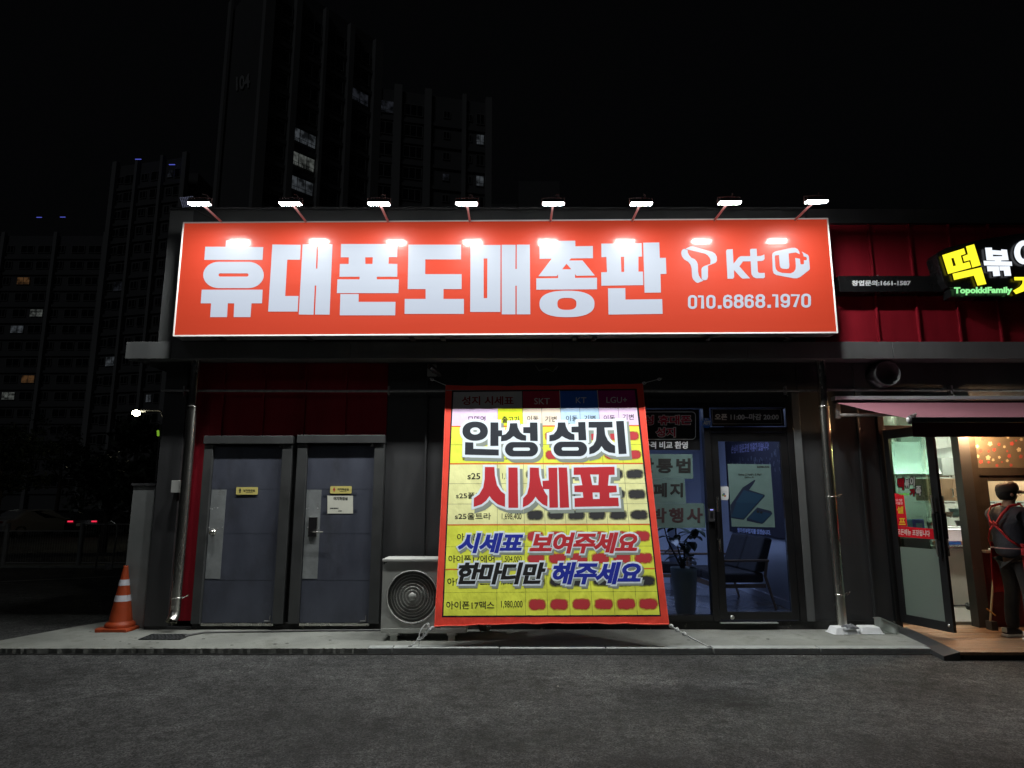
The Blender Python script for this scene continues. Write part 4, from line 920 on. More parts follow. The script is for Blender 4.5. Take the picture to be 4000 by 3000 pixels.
# crease across the cloth
# ropes
def rope(p0, p1, sag, knot, label, r=.006, loop=False):
    p0, p1 = Vector(p0), Vector(p1); t = thing('rope', label, 'rope', tuple(p1), group='white ropes holding the price banner')
    n = 9; pts = [p0.lerp(p1, k/n)-Vector((0, 0, sag*math.sin(math.pi*k/n))) for k in range(n+1)]
    MB().tube(pts, r, 7).build('cord', M_rope, t)
    for f in knot:
        c_ = p0.lerp(p1, f)-Vector((0, 0, sag*math.sin(math.pi*f))); d = (p1-p0).normalized(); s_ = d.cross(Vector((0, 1, 0))).normalized()
        pts = [c_+d*(.016*math.cos(a_*1.0)*(.5+.1*a_))+s_*(.017*math.sin(a_))+Vector((0, -.008*math.cos(2*a_), 0)) for a_ in [q*.6 for q in range(22)]]
        MB().tube(pts, r*.9, 6).build('knot', M_rope, t)
    if loop:
        c_ = p0.lerp(p1, .62); d = (p0-p1).normalized(); s_ = Vector((-d.z, 0, d.x))
        if s_.z < 0: s_ = -s_
        for q in range(2):
            pts = [c_+d*(.085*(1-math.cos(a_))*(.9+.1*q))+s_*(.035*math.sin(a_)+.03*(1-math.cos(a_)))-Vector((0, .01*q, 0)) for a_ in [k*2*math.pi/16 for k in range(17)]]
            MB().tube(pts, r*.75, 6).build('loop', M_rope, t)
        MB().tube([c_, c_-d*.03+Vector((.02, -.01, -.05))], r*.8, 6).build('tail', M_rope, t)
    MB().tube([p1+Vector((-.02, 0, .002)), p1+Vector((0, 0, .012)), p1+Vector((.02, 0, .002))], .006, 6).build('hook', M_galv, t)
rope(bl, PZ(1602, 2526, PAV+.012), 0.0, (.12, .38, .62), 'white rope with a loop tying the lower left corner of the banner to the kerb', loop=True)
rope(br, PZ(2772, 2528, PAV+.012), 0.01, (.06, .2, .38), 'white knotted rope tying the lower right corner of the banner to the kerb')
rope(tl, PY(1682, 1480, 8.27), 0.0, (.9,), 'thin rope at the upper left corner of the banner below the camera', .004)
rope(trp, PY(2582, 1479, 8.27), 0.0, (.08, .9), 'thin rope at the upper right corner of the banner', .004)

# ================================================================== WALL FITTINGS
def pipe_run(x0, x1, Y, z, r, label, clamps, pn='conduit_pipe'):
    t = thing(pn, label, 'pipe', ((x0+x1)/2, Y, z))
    MB().tube([(x0, Y, z), ((x0+x1)/2, Y, z-.006), (x1, Y, z)], r, 10).build('tube', M_galv, t)
    for cx_ in clamps:
        m = MB(); m.box(cx_-.012, cx_+.012, Y-.03, Y+.035, z-.05, z+.055); m.build('clamp', M_galv, t, .003)
        MB().tube([(cx_+.006, Y-.03, z-.06), (cx_+.012, Y-.035, z-.075)], .006, 6).build('bolt', M_galv, t)
zc = PY(1200, 1526, 8.24).z
pipe_run(PY(632, 1529, 8.24).x, 0.2, 8.24, zc, .016, 'thin grey pipe running above the two grey doors', [PY(722, 1527, 8.24).x, PY(1519, 1524, 8.24).x])
pipe_run(0.22, PY(3190, 1521, 8.24).x, 8.24, zc, .016, 'thin grey pipe running above the phone shop window', [PY(3067, 1522, 8.24).x])
pipe_run(PY(3215, 1517, 8.24).x, 8.0, 8.24, zc+.01, .016, 'thin grey pipe running above the red awning', [PY(3713, 1514, 8.24).x])
def downpipe(u0, v0, u1, v1, label, r, foot=True, clv=()):
    Y = 8.15; a_ = PY((u0+u1)/2, (v0+v1)/2, Y); x_ = PY(u0, v0, Y).x*.5+PY(u1, v1, Y).x*.5; zb_ = PY(u1, v1, Y).z
    t = thing('downpipe', label, 'downpipe', (x_, Y, zb_))
    zt_ = SOF-.003; zj = PY(u0, 1603, Y).z
    MB().tube([(x_, Y, zb_+(.0 if not foot else .10)), (x_, Y, zj+.05)], r, 18).build('lower_tube', M_steel, t)
    MB().tube([(x_, Y, zj-.0), (x_+.004, Y, zt_)], r*.88, 18).build('upper_tube', M_steel, t)
    MB().lathe([(r*1.02, -.012), (r*1.12, -.01), (r*1.12, .01), (r*1.02, .012)], (x_, Y, zj+.045), 18).build('joint_ring', M_steel, t)
    for cv in clv:
        z_ = PY(u0, cv, Y).z
        m = MB(); m.lathe([(r*1.01, -.008), (r*1.08, -.008), (r*1.08, .008), (r*1.01, .008)], (x_, Y, z_), 18); m.tube([(x_+r, Y, z_), (x_+r+.06, Y+.04, z_+.02)], .006, 6); m.tube([(x_+r+.02, Y-.02, z_-.005), (x_+r+.07, Y, z_+.03)], .004, 6)
        m.build('clamp', M_steel, t)
    if foot: MB().tube([(x_, Y, zb_+.12), (x_, Y-.01, zb_+.06), (x_, Y-.07, zb_+.0)], [r, r*1.03, r*1.05], 18, cap=False).build('spout', M_steel, t)
    return t
downpipe(765, 1420, 682, 2425, 'bright steel downpipe left of the two grey doors', .060, True, (2335,))
downpipe(3192, 1410, 3300, 2440, 'bright steel downpipe between the phone shop and the snack shop', .060, False, (1940, 2322))
# junction box left of the downpipe
a = PY(677, 1925, 8.2); b_ = PY(716, 1877, 8.2)
jb = thing('junction_box', 'pale grey junction box on the corner beside the left downpipe', 'electrical box', ((a.x+b_.x)/2, 8.2, a.z))
B(a.x, b_.x, 8.13, 8.26, a.z, b_.z).build('box', mat('box_grey', (.45, .46, .44), .5, 0, .1), jb, .006)
MB().tube([(b_.x-.01, 8.2, b_.z), (b_.x-.012, 8.22, b_.z+.8), (b_.x-.01, 8.24, 2.9)], .008, 6).build('cable', M_black, jb)
MB().tube([(a.x+.06, 8.2, a.z), (a.x+.06, 8.2, a.z-.1)], .015, 8).build('gland', M_black, jb)
# CCTV camera
p = PY(1690, 1450, 8.3)
cv = thing('security_camera', 'dark bullet camera on a pale backplate above the banner corner', 'camera', (p.x, 8.3, p.z))
B(p.x-.065, p.x+.05, 8.27, 8.308, p.z-.07, p.z+.085).build('backplate', mat('plate_grey', (.4, .4, .38), .6, 0, .1), cv, .005)
MB().tube([(p.x+.01, 8.27, p.z-.02), (p.x+.0, 8.2, p.z+.01)], .015, 8).build('joint', M_black, cv)
MB().tube([(p.x+.1, 8.24, p.z-.05), (p.x-.01, 8.07, p.z+.015)], .036, 16).build('barrel', M_black, cv)
MB().tube([(p.x-.012, 8.068, p.z+.016), (p.x-.014, 8.066, p.z+.017)], .026, 16).build('lens', mat('lens_gloss', (.01, .01, .012), .05), cv)
# wires dangling under the soffit
wr = thing('loose_wire', 'loose dark wire looping below the ledge above the banner', 'wire', (.05, 8.28, 2.95))
MB().tube([PY(2090, 1425, 8.28), PY(2105, 1448, 8.28), PY(2135, 1440, 8.27), PY(2160, 1452, 8.28), PY(2180, 1430, 8.28)], .004, 6).build('strand', M_galv, wr)
# round exhaust
p = PY(3457, 1462, 8.15)
ex = thing('exhaust_vent', 'round dark exhaust pipe on the wall above the awning', 'vent', (p.x, 8.3, p.z))
MB().lathe([(.165, .15), (.165, -.08), (.155, -.085), (.145, -.08), (.145, .12), (0, .13)], (p.x, 8.16, p.z), 28, 'y').build('pipe', M_dark, ex)
# cable lying along the foot of the wall
cb = thing('ground_cable', 'grey cable lying along the foot of the wall below the doors', 'cable', (-2.7, 8.2, PAV))
MB().tube([PZ(720, 2484, PAV+.012), PZ(800, 2470, PAV+.012), PZ(1000, 2467, PAV+.012), PZ(1250, 2463, PAV+.012), PZ(1500, 2461, PAV+.012)], .011, 8).build('cord', mat('cable_grey', (.12, .12, .12), .6), cb)

# ================================================================== AIR CONDITIONER
ax0, ax1, ay0, ay1, az0, az1 = -1.435, -.50, 7.63, 7.98, .135, .925
ac = thing('air_conditioner', 'grey outdoor air conditioner unit with round fan grille left of the banner', 'air conditioner', ((ax0+ax1)/2, 7.8, PAV))
M_ac = mat('ac_casing', (0.50, 0.51, 0.48), .45, 0, .12, 3, .03, 60); M_acd = mat('ac_dark', (.025, .027, .027), .5)
fc = PY(1610, 2331, ay0); rf = .274
fc.x = ax0+.35 if abs(fc.x-(ax0+.35)) > .1 else fc.x
# front panel with a round opening
n = 48; m = MB(); vs = []
def sq(a_):
    c_, s_ = math.cos(a_), math.sin(a_); hx0, hx1, hz0_, hz1_ = fc.x-ax0, ax1-.29-fc.x, fc.z-az0-.05, az1-.035-fc.z
    t = min((hx1 if c_ > 0 else hx0)/max(abs(c_), 1e-6), (hz1_ if s_ > 0 else hz0_)/max(abs(s_), 1e-6)); return fc.x+t*c_, fc.z+t*s_
for k in range(n):
    a_ = 2*math.pi*k/n+math.pi/4; x_, z_ = sq(a_); vs += [(x_, ay0, z_), (fc.x+rf*1.06*math.cos(a_), ay0, fc.z+rf*1.06*math.sin(a_)), (fc.x+rf*math.cos(a_), ay0+.02, fc.z+rf*math.sin(a_)), (fc.x+rf*math.cos(a_), ay0+.09, fc.z+rf*math.sin(a_))]
fs = []
for k in range(n):
    j = (k+1) % n
    for q in range(3): fs.append((k*4+q, k*4+q+1, j*4+q+1, j*4+q))
m.add(vs, fs); m.build('front_panel', M_ac, ac)
B(ax1-.29, ax1, ay0, ay0+.02, az0+.05, az1-.035).build('service_panel', M_ac, ac, .004)
B(ax0, ax1, ay0-.004, ay1, az0, az0+.049).build('base_tray', M_ac, ac, .004)
B(ax0, ax0+.006, ay0+.001, ay1, az0+.051, az1-.036).build('side_panel', M_ac, ac)
B(ax1-.006, ax1, ay0+.021, ay1, az0+.051, az1-.036).build('side_panel', M_ac, ac)
B(ax0-.006, ax1+.006, ay0-.012, ay1+.006, az1-.034, az1).build('top_cover', mat('ac_top', (.62, .63, .60), .4, 0, .08), ac, .008)
B(ax0+.007, ax1-.007, ay0+.12, ay1-.003, az0+.052, az1-.037).build('dark_core', M_acd, ac)
for rr_ in (.07, .105, .14, .175, .205, .235): 
    MB().tube([(fc.x+rr_*math.cos(k*2*math.pi/40), ay0+.004+.02*(rr_/.26)**2, fc.z+rr_*math.sin(k*2*math.pi/40)) for k in range(41)], .0038, 6, cap=False).build('grille_ring', M_ac, ac)
MB().tube([(fc.x+(rf+.004)*math.cos(k*2*math.pi/48), ay0, fc.z+(rf+.004)*math.sin(k*2*math.pi/48)) for k in range(49)], .006, 8, cap=False).build('grille_rim', mat('ac_rim', (.6, .6, .58), .4), ac)
sp_ = MB()
for k in range(110):
    a0 = 2*math.pi*k/110; pts = []
    for q in range(6):
        f = q/5; r_ = .042+(rf-.042)*f; a_ = a0+f*.75; pts.append((fc.x+r_*math.cos(a_), ay0+.008+.02*f*f, fc.z+r_*math.sin(a_)))
    sp_.tube(pts, .0019, 4, cap=False)
o = sp_.build('grille_wire', M_ac, ac); o['kind'] = 'stuff'
MB().lathe([(0, -.008), (.04, -.006), (.044, .004), (.044, .01)], (fc.x, ay0, fc.z), 24, 'y').build('grille_hub', M_ac, ac)
for k in range(3):
    a_ = k*2.094+.4; d = Vector((math.cos(a_), 0, math.sin(a_))); s_ = Vector((-math.sin(a_), 0, math.cos(a_))); c_ = Vector((fc.x, ay0+.08, fc.z))
    MB().hexa([c_+d*.03-s_*.02, c_+d*.2-s_*.06, c_+d*.24+s_*.08+Vector((0, .02, 0)), c_+d*.03+s_*.03+Vector((0, .02, 0)), c_+d*.03-s_*.02+Vector((0, .003, 0)), c_+d*.2-s_*.06+Vector((0, .003, 0)), c_+d*.24+s_*.08+Vector((0, .023, 0)), c_+d*.03+s_*.03+Vector((0, .023, 0))]).build('fan_blade', M_acd, ac)
for fx in (ax0+.14, ax1-.16):
    for fy in (ay0+.03, ay1-.06):
        MB().hexa([(fx-.04, fy-.03, PAV), (fx+.04, fy-.03, PAV), (fx+.04, fy+.03, PAV), (fx-.04, fy+.03, PAV), (fx-.035, fy-.025, PAV+.055), (fx+.035, fy-.025, PAV+.055), (fx+.035, fy+.025, PAV+.055), (fx-.035, fy+.025, PAV+.055)]).build('foot', M_ac, ac, .004)
        B(fx-.05, fx+.05, fy-.035, fy+.035, PAV+.057, az0-.002).build('foot_cap', M_ac, ac)
text('inverter', mat('ac_print', (.1, .1, .1), .6, 0, 0), ac, YP(ay0), (1738, 2438, 1772, 2446), .02, .002)
hs = thing('insulated_hose', 'wrapped refrigerant hoses behind the air conditioner under the banner', 'hose', (-.4, 7.9, PAV))
for k in range(3): MB().tube([(ax1, 7.85+.03*k, .35), (ax1+.1+.03*k, 7.87, .33), (ax1+.15+.03*k, 7.9, .12), (ax1+.18+.03*k, 8.2, .09)], .02, 8).build('tube', mat('hose_wrap', (.25, .25, .23), .8, 0, .3, 20), hs)

# ================================================================== CONE, GRATE, LITTER
cc_ = PZ(468, 2458, PAV); cxn, cyn = cc_.x, cc_.y
cone = thing('traffic_cone', 'orange traffic cone with two reflective bands on the left end of the pavement', 'traffic cone', (cxn, cyn, PAV))
M_or1 = mat('cone_orange', (.36, .052, .012), .5, 0, .25, 6, dirt=(9, .58, .75, (.12, .04, .02))); M_ref = mat('cone_band', (.62, .62, .68), .35, 0, .15, 9)
def cr(z_): return .128+(.026-.128)*(z_-.09)/(.72-.09)
def cone_seg(z0, z1, m, nm, e=0.0): MB().lathe([(cr(z0)+e, z0), (cr(z1)+e, z1)], (cxn, cyn, PAV), 8 if False else 24).build(nm, m, cone)
cone_seg(.09, .325, M_or1, 'shell'); cone_seg(.325, .395, M_ref, 'reflective_band', .002); cone_seg(.395, .505, M_or1, 'shell'); cone_seg(.505, .575, M_ref, 'reflective_band', .002); cone_seg(.575, .72, M_or1, 'shell')
MB().lathe([(.028, .70), (.03, .715), (.024, .735), (0, .735)], (cxn, cyn, PAV), 20).build('tip', M_or1, cone)
MB().lathe([(.16, .035), (.165, .06), (.15, .085), (.135, .09), (.13, .10)], (cxn, cyn, PAV), 24).build('collar', M_or1, cone)
P = [Vector((cxn+x_, cyn+y_, PAV)) for x_, y_ in rr(-.2, -.2, .2, .2, .05, 3)]
MB().slab(P, (0, 0, .035)).build('base_plate', M_or1, cone, .006)
for (x_, y_) in ((-.17, -.19), (.13, -.19)): B(cxn+x_, cxn+x_+.06, cyn+y_-.015, cyn+y_, PAV+.001, PAV+.03).build('base_lug', M_or1, cone)
gt = thing('drain_grate', 'dark iron drain grate set in the pavement below the left downpipe', 'grate', tuple(PZ(640, 2490, PAV)))
ga, gb = PZ(545, 2500, PAV), PZ(735, 2481, PAV)
gx0, gx1, gy0, gy1 = PZ(545, 2499, PAV).x, PZ(705, 2499, PAV).x, PZ(600, 2500, PAV).y, PZ(600, 2480, PAV).y
B(gx0, gx1, gy0, gy1, PAV+.001, PAV+.003).build('pit', mat('pit_black', (.004, .004, .004), .9, 0, 0), gt)
M_iron = mat('grate_iron', (.10, .105, .11), .5, .5, .3, 20)
for k in range(12): x_ = gx0+(gx1-gx0)*k/11; B(x_-.007, x_+.007, gy0, gy1, PAV+.004, PAV+.012).build('grate_bar', M_iron, gt)
for k in range(5): y_ = gy0+(gy1-gy0)*k/4; B(gx0, gx1, y_-.005, y_+.005, PAV+.0045, PAV+.0115).build('cross_bar', M_iron, gt)
gum = MB()
for (u, v) in ((352, 2467), (408, 2498), (530, 2492), (505, 2515), (585, 2507), (615, 2511), (522, 2529), (592, 2529), (795, 2495), (1075, 2516), (1122, 2513), (1000, 2470), (470, 2505), (905, 2520), (1290, 2500), (2690, 2500), (3000, 2496)):
    p = PZ(u, v, PAV+.003); r_ = random.uniform(.012, .022); gum.add([(p.x+r_*math.cos(a_*.785)*random.uniform(.8, 1.2), p.y+r_*math.sin(a_*.785), PAV+.003) for a_ in range(8)], [tuple(range(8))])
o = gum.build('gum_spots', mat('gum_dark', (.05, .05, .045), .8, 0, 0)); o['kind'] = 'stuff'; props(o, 'dark chewing gum spots scattered on the concrete pavement', 'stain')
# foam trays
M_foam = mat('white_foam', (.86, .88, .90), .6, 0, .05, 20, .1, 120)
def tray(u, v, wdt, dep, rz, label):
    p = PZ(u, v, PAV); t = thing('foam_tray', label, 'food tray', (p.x, p.y, PAV), rz, 'upturned white foam trays')
    ORG[t.name] = Vector()
    m = MB(); a_, b__, h_ = wdt/2, dep/2, .075
    prof = [(1.0, .004), (1.0, .008), (.90, .010), (.72, h_-.004), (.68, h_), (0.0, h_)]
    rings = []
    for s_, z_ in prof: rings.append([(x_*s_ if s_ else x_*0.0001, y_*s_ if s_ else y_*.0001, z_) for x_, y_ in rr(-a_, -b__, a_, b__, .025, 3)])
    n_ = len(rings[0]); vs = [q for r_ in rings for q in r_]
    m.add(vs, [(i*n_+k, i*n_+(k+1) % n_, (i+1)*n_+(k+1) % n_, (i+1)*n_+k) for i in range(len(prof)-1) for k in range(n_)])
    m.build('shell', M_foam, t)
    for k in range(5):
        x_ = (k-2)*a_*.3; MB().hexa([(x_-.003, -b__*.88, .012), (x_+.003, -b__*.88, .012), (x_+.003, -b__*.70, h_-.004), (x_-.003, -b__*.70, h_-.004), (x_-.003, -b__*.91, .014), (x_+.003, -b__*.91, .014), (x_+.003, -b__*.73, h_-.001), (x_-.003, -b__*.73, h_-.001)]).build('rib', M_foam, t)
tray(3292, 2473, .32, .22, .05, 'upturned white foam tray on the left below the right downpipe')
tray(3392, 2472, .29, .22, -.05, 'upturned white foam tray in the middle beside the clear plastic tub')
rg = thing('crumpled_bag', 'crumpled grey plastic bag on the foam trays at the downpipe foot', 'bag', tuple(PZ(3318, 2455, PAV+.05)))
m = MB(); n_ = 14; vs = [(0, 0, .055)]; c_ = PZ(3316, 2458, PAV+.05)
for j in range(1, 5):
    for k in range(n_): a_ = 6.283*k/n_; r_ = .025*j*random.uniform(.8, 1.2); vs.append((r_*math.cos(a_)*1.2, r_*math.sin(a_)*.7, max(.004, .055-.003*j*j+random.uniform(-.014, .014))))
fs = [(0, 1+k, 1+(k+1) % n_) for k in range(n_)]+[(1+(j-1)*n_+k, 1+(j-1)*n_+(k+1) % n_, 1+j*n_+(k+1) % n_, 1+j*n_+k) for j in range(1, 4) for k in range(n_)]
m.add([c_+Vector(q) for q in vs], fs); m.build('film', mat('bag_grey', (.22, .23, .25), .35, 0, .4, 20), rg)
tb = thing('plastic_tub', 'clear plastic food tub tipped on its side right of the foam trays', 'food tub', tuple(PZ(3455, 2470, PAV)))
ORG[tb.name] = Vector(); tb.rotation_euler = (math.radians(-12), math.radians(24), math.radians(-6)); tb.location = tuple(PZ(3458, 2466, PAV+.02))
M_pl = glass('clear_plastic', (.8, .85, .82), 1.0, .15, haze=((.7, .75, .7), .45))
m = MB(); prof = [(.72, .0), (.78, .01), (.95, .10), (1.08, .104), (1.08, .108)]; rings = []
for s_, z_ in prof: rings.append([(x_*s_, y_*s_, z_) for x_, y_ in rr(-.13, -.09, .13, .09, .03, 3)])
n_ = len(rings[0]); vs = [q for r_ in rings for q in r_]
m.add(vs, [(i*n_+k, i*n_+(k+1) % n_, (i+1)*n_+(k+1) % n_, (i+1)*n_+k) for i in range(len(prof)-1) for k in range(n_)]+[tuple(range(n_-1, -1, -1))]); m.build('shell', M_pl, tb)
lf = MB()
for (u, v) in ((1350, 2566), (2180, 2681), (2742, 2548), (3140, 2562), (1695, 2552), (2480, 2551), (470, 2590), (3588, 2592), (900, 2620)):
    p = PZ(u, v, .004); s_ = random.uniform(.008, .016); a_ = random.uniform(0, 3); lf.add([(p.x+s_*math.cos(a_+k*1.57)*(1 if k % 2 else .5), p.y+s_*math.sin(a_+k*1.57)*(1 if k % 2 else .5), .004+.003*(k % 2)) for k in range(4)], [(0, 1, 2, 3)])
o = lf.build('litter_flakes', mat('litter_pale', (.5, .48, .42), .8, 0, 0)); props(o, 'small pale scraps of litter scattered on the asphalt', 'litter'); o['kind'] = 'stuff'

# ================================================================== SNACK SHOP
sn = thing('snack_shop', 'snack shop front with dark door frame, serving window and lit kitchen behind', 'shop front', (6, YW, DZ))
M_brown = mat('brown_frame', (.06, .05, .04), .4, .3, .3, 5)
M_post = mat('post_grey', (.045, .046, .048), .5, 0, .15, 5)
def sp(mb, nm, m, bev=0.0): return mb.build(nm, m, sn, bev)
sp(B(4.56, 4.635, YW-.05, YW+.07, DZ, 2.858), 'door_jamb', M_black, .003)
sp(B(4.637, 5.53, YW-.045, YW+.06, 2.385, 2.485), 'door_head', M_black, .003)
sp(B(4.637, 5.53, YW-.045, YW+.06, 2.80, 2.857), 'door_head', M_black, .003)
sp(B(4.637, 5.53, YW, YW+.008, 2.486, 2.799), 'transom_glass', glass('transom_glass', (.85, .93, .88), .6))
sp(B(5.53, 5.665, YW-.06, YW+.08, DZ, 2.857), 'post', M_post, .004)
sp(B(5.667, 5.76, YW-.04, YW+.06, .97, 2.857), 'window_frame', M_brown, .004)
sp(B(5.762, 8.2, YW-.04, YW+.06, 1.865, 1.965), 'window_rail', M_brown, .004)
sp(B(5.762, 5.86, YW-.03, YW+.05, 1.0, 1.863), 'inner_frame', M_brown, .004)
sp(B(5.862, 8.2, YW-.03, YW+.05, 1.80, 1.863), 'inner_frame', M_brown, .004)
sp(B(5.667, 8.2, YW-.12, YW+.25, .945, .975), 'serving_ledge', mat('ledge_steel', (.45, .42, .38), .35, .6, .1), .004)
sp(B(5.667, 8.2, YW, YW+.05, DZ, .943), 'lower_panel', mat('dark_red_panel', (.10, .006, .014), .5, 0, .2))
# ribbed blind with printed blossoms
bd = thing('printed_blind', 'warm lit ribbed blind with printed pink and cream blossoms above the serving window', 'blind', (6.9, YW, 1.967))
m = MB(); z = 1.968; 
while z < 2.80: m.box(5.762, 8.2, YW+.012, YW+.022, z, z+.0115); z += .0135
o = m.build('slat', mat('blind_slat', (.12, .10, .07), .6, 0, .25, 2), bd); o['kind'] = 'stuff'
B(5.762, 8.2, YW+.023, YW+.027, 1.968, 2.82).build('backing', MATS['blind_slat'], bd)
BLP = YP(YW+.011)
M_bp = mat('blossom_pink', (.32, .06, .05), .6, 0, 0); M_bc = mat('blossom_cream', (.42, .36, .24), .6, 0, 0)
KD, OD = .2532, (3560, 1680)
for (x_, y_, r_, c_) in ((1100, 135, 34, 0), (1215, 212, 38, 1), (1015, 250, 30, 1), (1352, 220, 25, 0), (1435, 258, 22, 1), (1552, 210, 36, 0), (1615, 162, 18, 0), (1695, 145, 26, 1), (1490, 110, 24, 1), (1070, 315, 34, 0), (1193, 325, 22, 0), (1278, 303, 30, 0), (1478, 325, 18, 0), (1660, 302, 38, 1),
                         (1025, 405, 28, 1), (1185, 425, 40, 1), (1357, 420, 24, 1), (1510, 400, 34, 0), (1688, 408, 32, 0), (1073, 488, 34, 0), (1193, 495, 24, 0), (1262, 460, 23, 1), (1398, 492, 16, 0), (1480, 472, 25, 1), (1320, 545, 26, 0), (1538, 540, 26, 0)):
    P = []
    for k in range(30):
        a_ = 2*math.pi*k/30; P.append((x_+r_*(.62+.38*abs(math.cos(2.5*a_+x_)))*math.cos(a_), y_+r_*(.62+.38*abs(math.cos(2.5*a_+x_)))*math.sin(a_)))
    shapes([P], M_bc if c_ else M_bp, bd, BLP, OD, KD, off=.001, name='blossom')
# door leaf, open towards the street
H0, H1 = Vector((4.62, 8.25, 0)), Vector((4.815, 7.585, 0)); ld_ = (H1-H0); LL = ld_.length; ld_.normalize(); ln_ = Vector((-ld_.y, ld_.x, 0)); ln_ = ln_ if ln_.x < 0 else -ln_
def LB(a0, a1, t0, t1, z0, z1):
    P = []
    for z in (z0, z1):
        for a_, t_ in ((a0, t0), (a1, t0), (a1, t1), (a0, t1)): q = H0+ld_*a_+ln_*t_; P.append((q.x, q.y, z))
    return P
dl_ = thing('open_glass_door', 'open black framed glass door of the snack shop with frosted lower half', 'door', (4.62, 8.25, DZ))
m = MB()
for q in ((0, .075, -.02, .02, .145, 2.42), (LL-.095, LL, -.02, .02, .145, 2.42), (.0755, LL-.0955, -.02, .02, 2.31, 2.42), (.0755, LL-.0955, -.02, .02, .145, .245)): m.hexa(LB(*q))
m.build('door_frame', M_black, dl_, .003)
MB().hexa(LB(.0755, LL-.0955, -.004, .004, 1.02, 2.309)).build('clear_glass', glass('door_green_glass', (.66, .84, .78), .5), dl_)
MB().hexa(LB(.0755, LL-.0955, -.004, .004, .246, 1.019)).build('frosted_glass', glass('frosted_glass', (.5, .6, .56), .3, .4, haze=((.24, .31, .28), .92)), dl_)
for sgn_ in (1, -1):
    b0 = H0+ld_*(LL-.045)+ln_*(.075*sgn_)
    MB().tube([(b0.x, b0.y, .95), (b0.x, b0.y, 1.14)], .014, 12).tube([(b0.x, b0.y, 1.42), (b0.x, b0.y, 1.62)], .014, 12).build('door_handle', M_steel, dl_)
    hg = MB().tube([(b0.x, b0.y, 1.14), (b0.x, b0.y, 1.42)], .020, 12)
    for z_ in (1.13, 1.43): b1 = H0+ld_*(LL-.045)+ln_*(.02*sgn_); hg.tube([(b0.x, b0.y, z_), (b1.x, b1.y, z_)], .009, 8)
    hg.build('handle_grip', M_black, dl_)
q = H0+ld_*(LL-.05)+ln_*.02
MB().lathe([(0, -.012), (.014, -.01), (.02, 0)], (q.x-.004, q.y, .215), 12, 'x').build('floor_lock', M_steel, dl_)
DLP = Plane(H0+ln_*.0055, ln_)
M_sred = sheer('sticker_red', (.60, .015, .03)); M_swt = sheer('sticker_white_print', (.85, .85, .82)); M_syl = sheer('sticker_yellow', (.85, .75, .06))
st1 = thing('takeaway_sticker', 'red strip sticker with white lettering across the open snack shop door', 'sticker', tuple(DLP.at(3570, 2080)))
patch(M_sred, st1, DLP, [(3499, 2095), (3652, 2107), (3646, 2066), (3498, 2054)], 0, name='strip')
text('모든메뉴 포장됩니다', M_swt, st1, DLP, (3504, 2065, 3632, 2089), .03, .001, rise=-7)
st2 = thing('self_service_sticker', 'tall red sticker with yellow lettering on the left of the open snack shop door', 'sticker', tuple(DLP.at(3520, 2050)))
patch(M_sred, st2, DLP, [(3501, 2053), (3545, 2056), (3530, 1934), (3492, 1926)], -.0006, name='strip')
text('오뎅', M_swt, st2, DLP, (3497, 1949, 3524, 1959), .02, .001); text('국물은', M_swt, st2, DLP, (3498, 1961, 3527, 1971), .02, .001)
text('셀', M_syl, st2, DLP, (3503, 1978, 3529, 2006), .03, .001); text('프', M_syl, st2, DLP, (3511, 2024, 3537, 2050), .03, .001)
lgx = thing('door_logo', 'red and white snack shop logo lettering on the glass of the open door', 'sticker', tuple(DLP.at(3555, 1935)))
for s_, x0, y0, x1, y1, mm_ in (('떡', 3507, 1867, 3531, 1913, M_sred), ('볶', 3533, 1872, 3552, 1905, M_swt), ('이', 3554, 1862, 3573, 1900, M_swt), ('가', 3554, 1910, 3574, 1937, M_sred), ('족', 3577, 1898, 3598, 1936, M_swt)):
    text(s_, M_black, lgx, DLP, (x0-3, y0-3, x1+3, y1+3), .14, .0005, name='lettering_outline'); text(s_, mm_, lgx, DLP, (x0, y0, x1, y1), .045, .0016)
text('TopokkiFamily', sheer('sticker_green', (.15, .55, .06)), lgx, DLP, (3512, 1926, 3552, 1936), .05, .001)
# awning
aw = thing('awning', 'red folding awning over the snack shop with a dark hanging valance', 'awning', (6.1, 8.2, 2.8))
m = MB(); nseg = 14; vs = []
for i in range(nseg+1):
    x_ = 4.0+(8.2-4.0)*i/nseg
    for j in range(7):
        f = j/6; vs.append((x_, 8.18-(8.18-6.66)*f, 2.765-(2.765-2.375)*f-.008*math.sin(math.pi*f)*(1+.25*math.sin(i*2.1))))
m.add(vs, [(i*7+j, i*7+j+1, (i+1)*7+j+1, (i+1)*7+j) for i in range(nseg) for j in range(6)], True)
o = m.build('fabric', mat('awning_fabric', (.26, .10, .13), .8, 0, .12, 2), aw)
B(3.99, 8.2, 8.12, 8.24, 2.79, 2.835).build('cassette', mat('cassette_white', (.62, .66, .70), .4, .2, .05), aw, .004)
MB().tube([(3.99, 8.16, 2.765), (8.2, 8.16, 2.765)], .022, 10).build('roller', M_black, aw)
B(4.0, 8.2, 6.62, 6.68, 2.335, 2.385).build('front_bar', M_dark, aw, .006)
MB().lathe([(0, -.02), (.026, -.018), (.04, -.012), (.044, 0)], (3.998, 6.65, 2.36), 18, 'x').build('end_cap', M_dark, aw)
MB().lathe([(0, -.0225), (.026, -.022), (.026, -.018)], (3.997, 6.65, 2.36), 18, 'x').build('end_badge', M_white, aw)
m = MB(); vs = []
for i in range(41):
    x_ = 4.01+4.19*i/40
    for j in range(4): vs.append((x_, 6.645+.008*math.sin(i*.9)*j/3, 2.333-.145*j/3))
m.add(vs, [(i*4+j, i*4+j+1, (i+1)*4+j+1, (i+1)*4+j) for i in range(40) for j in range(3)], True)
m.build('valance', mat('valance_fabric', (.06, .006, .012), .9, 0, .1), aw)
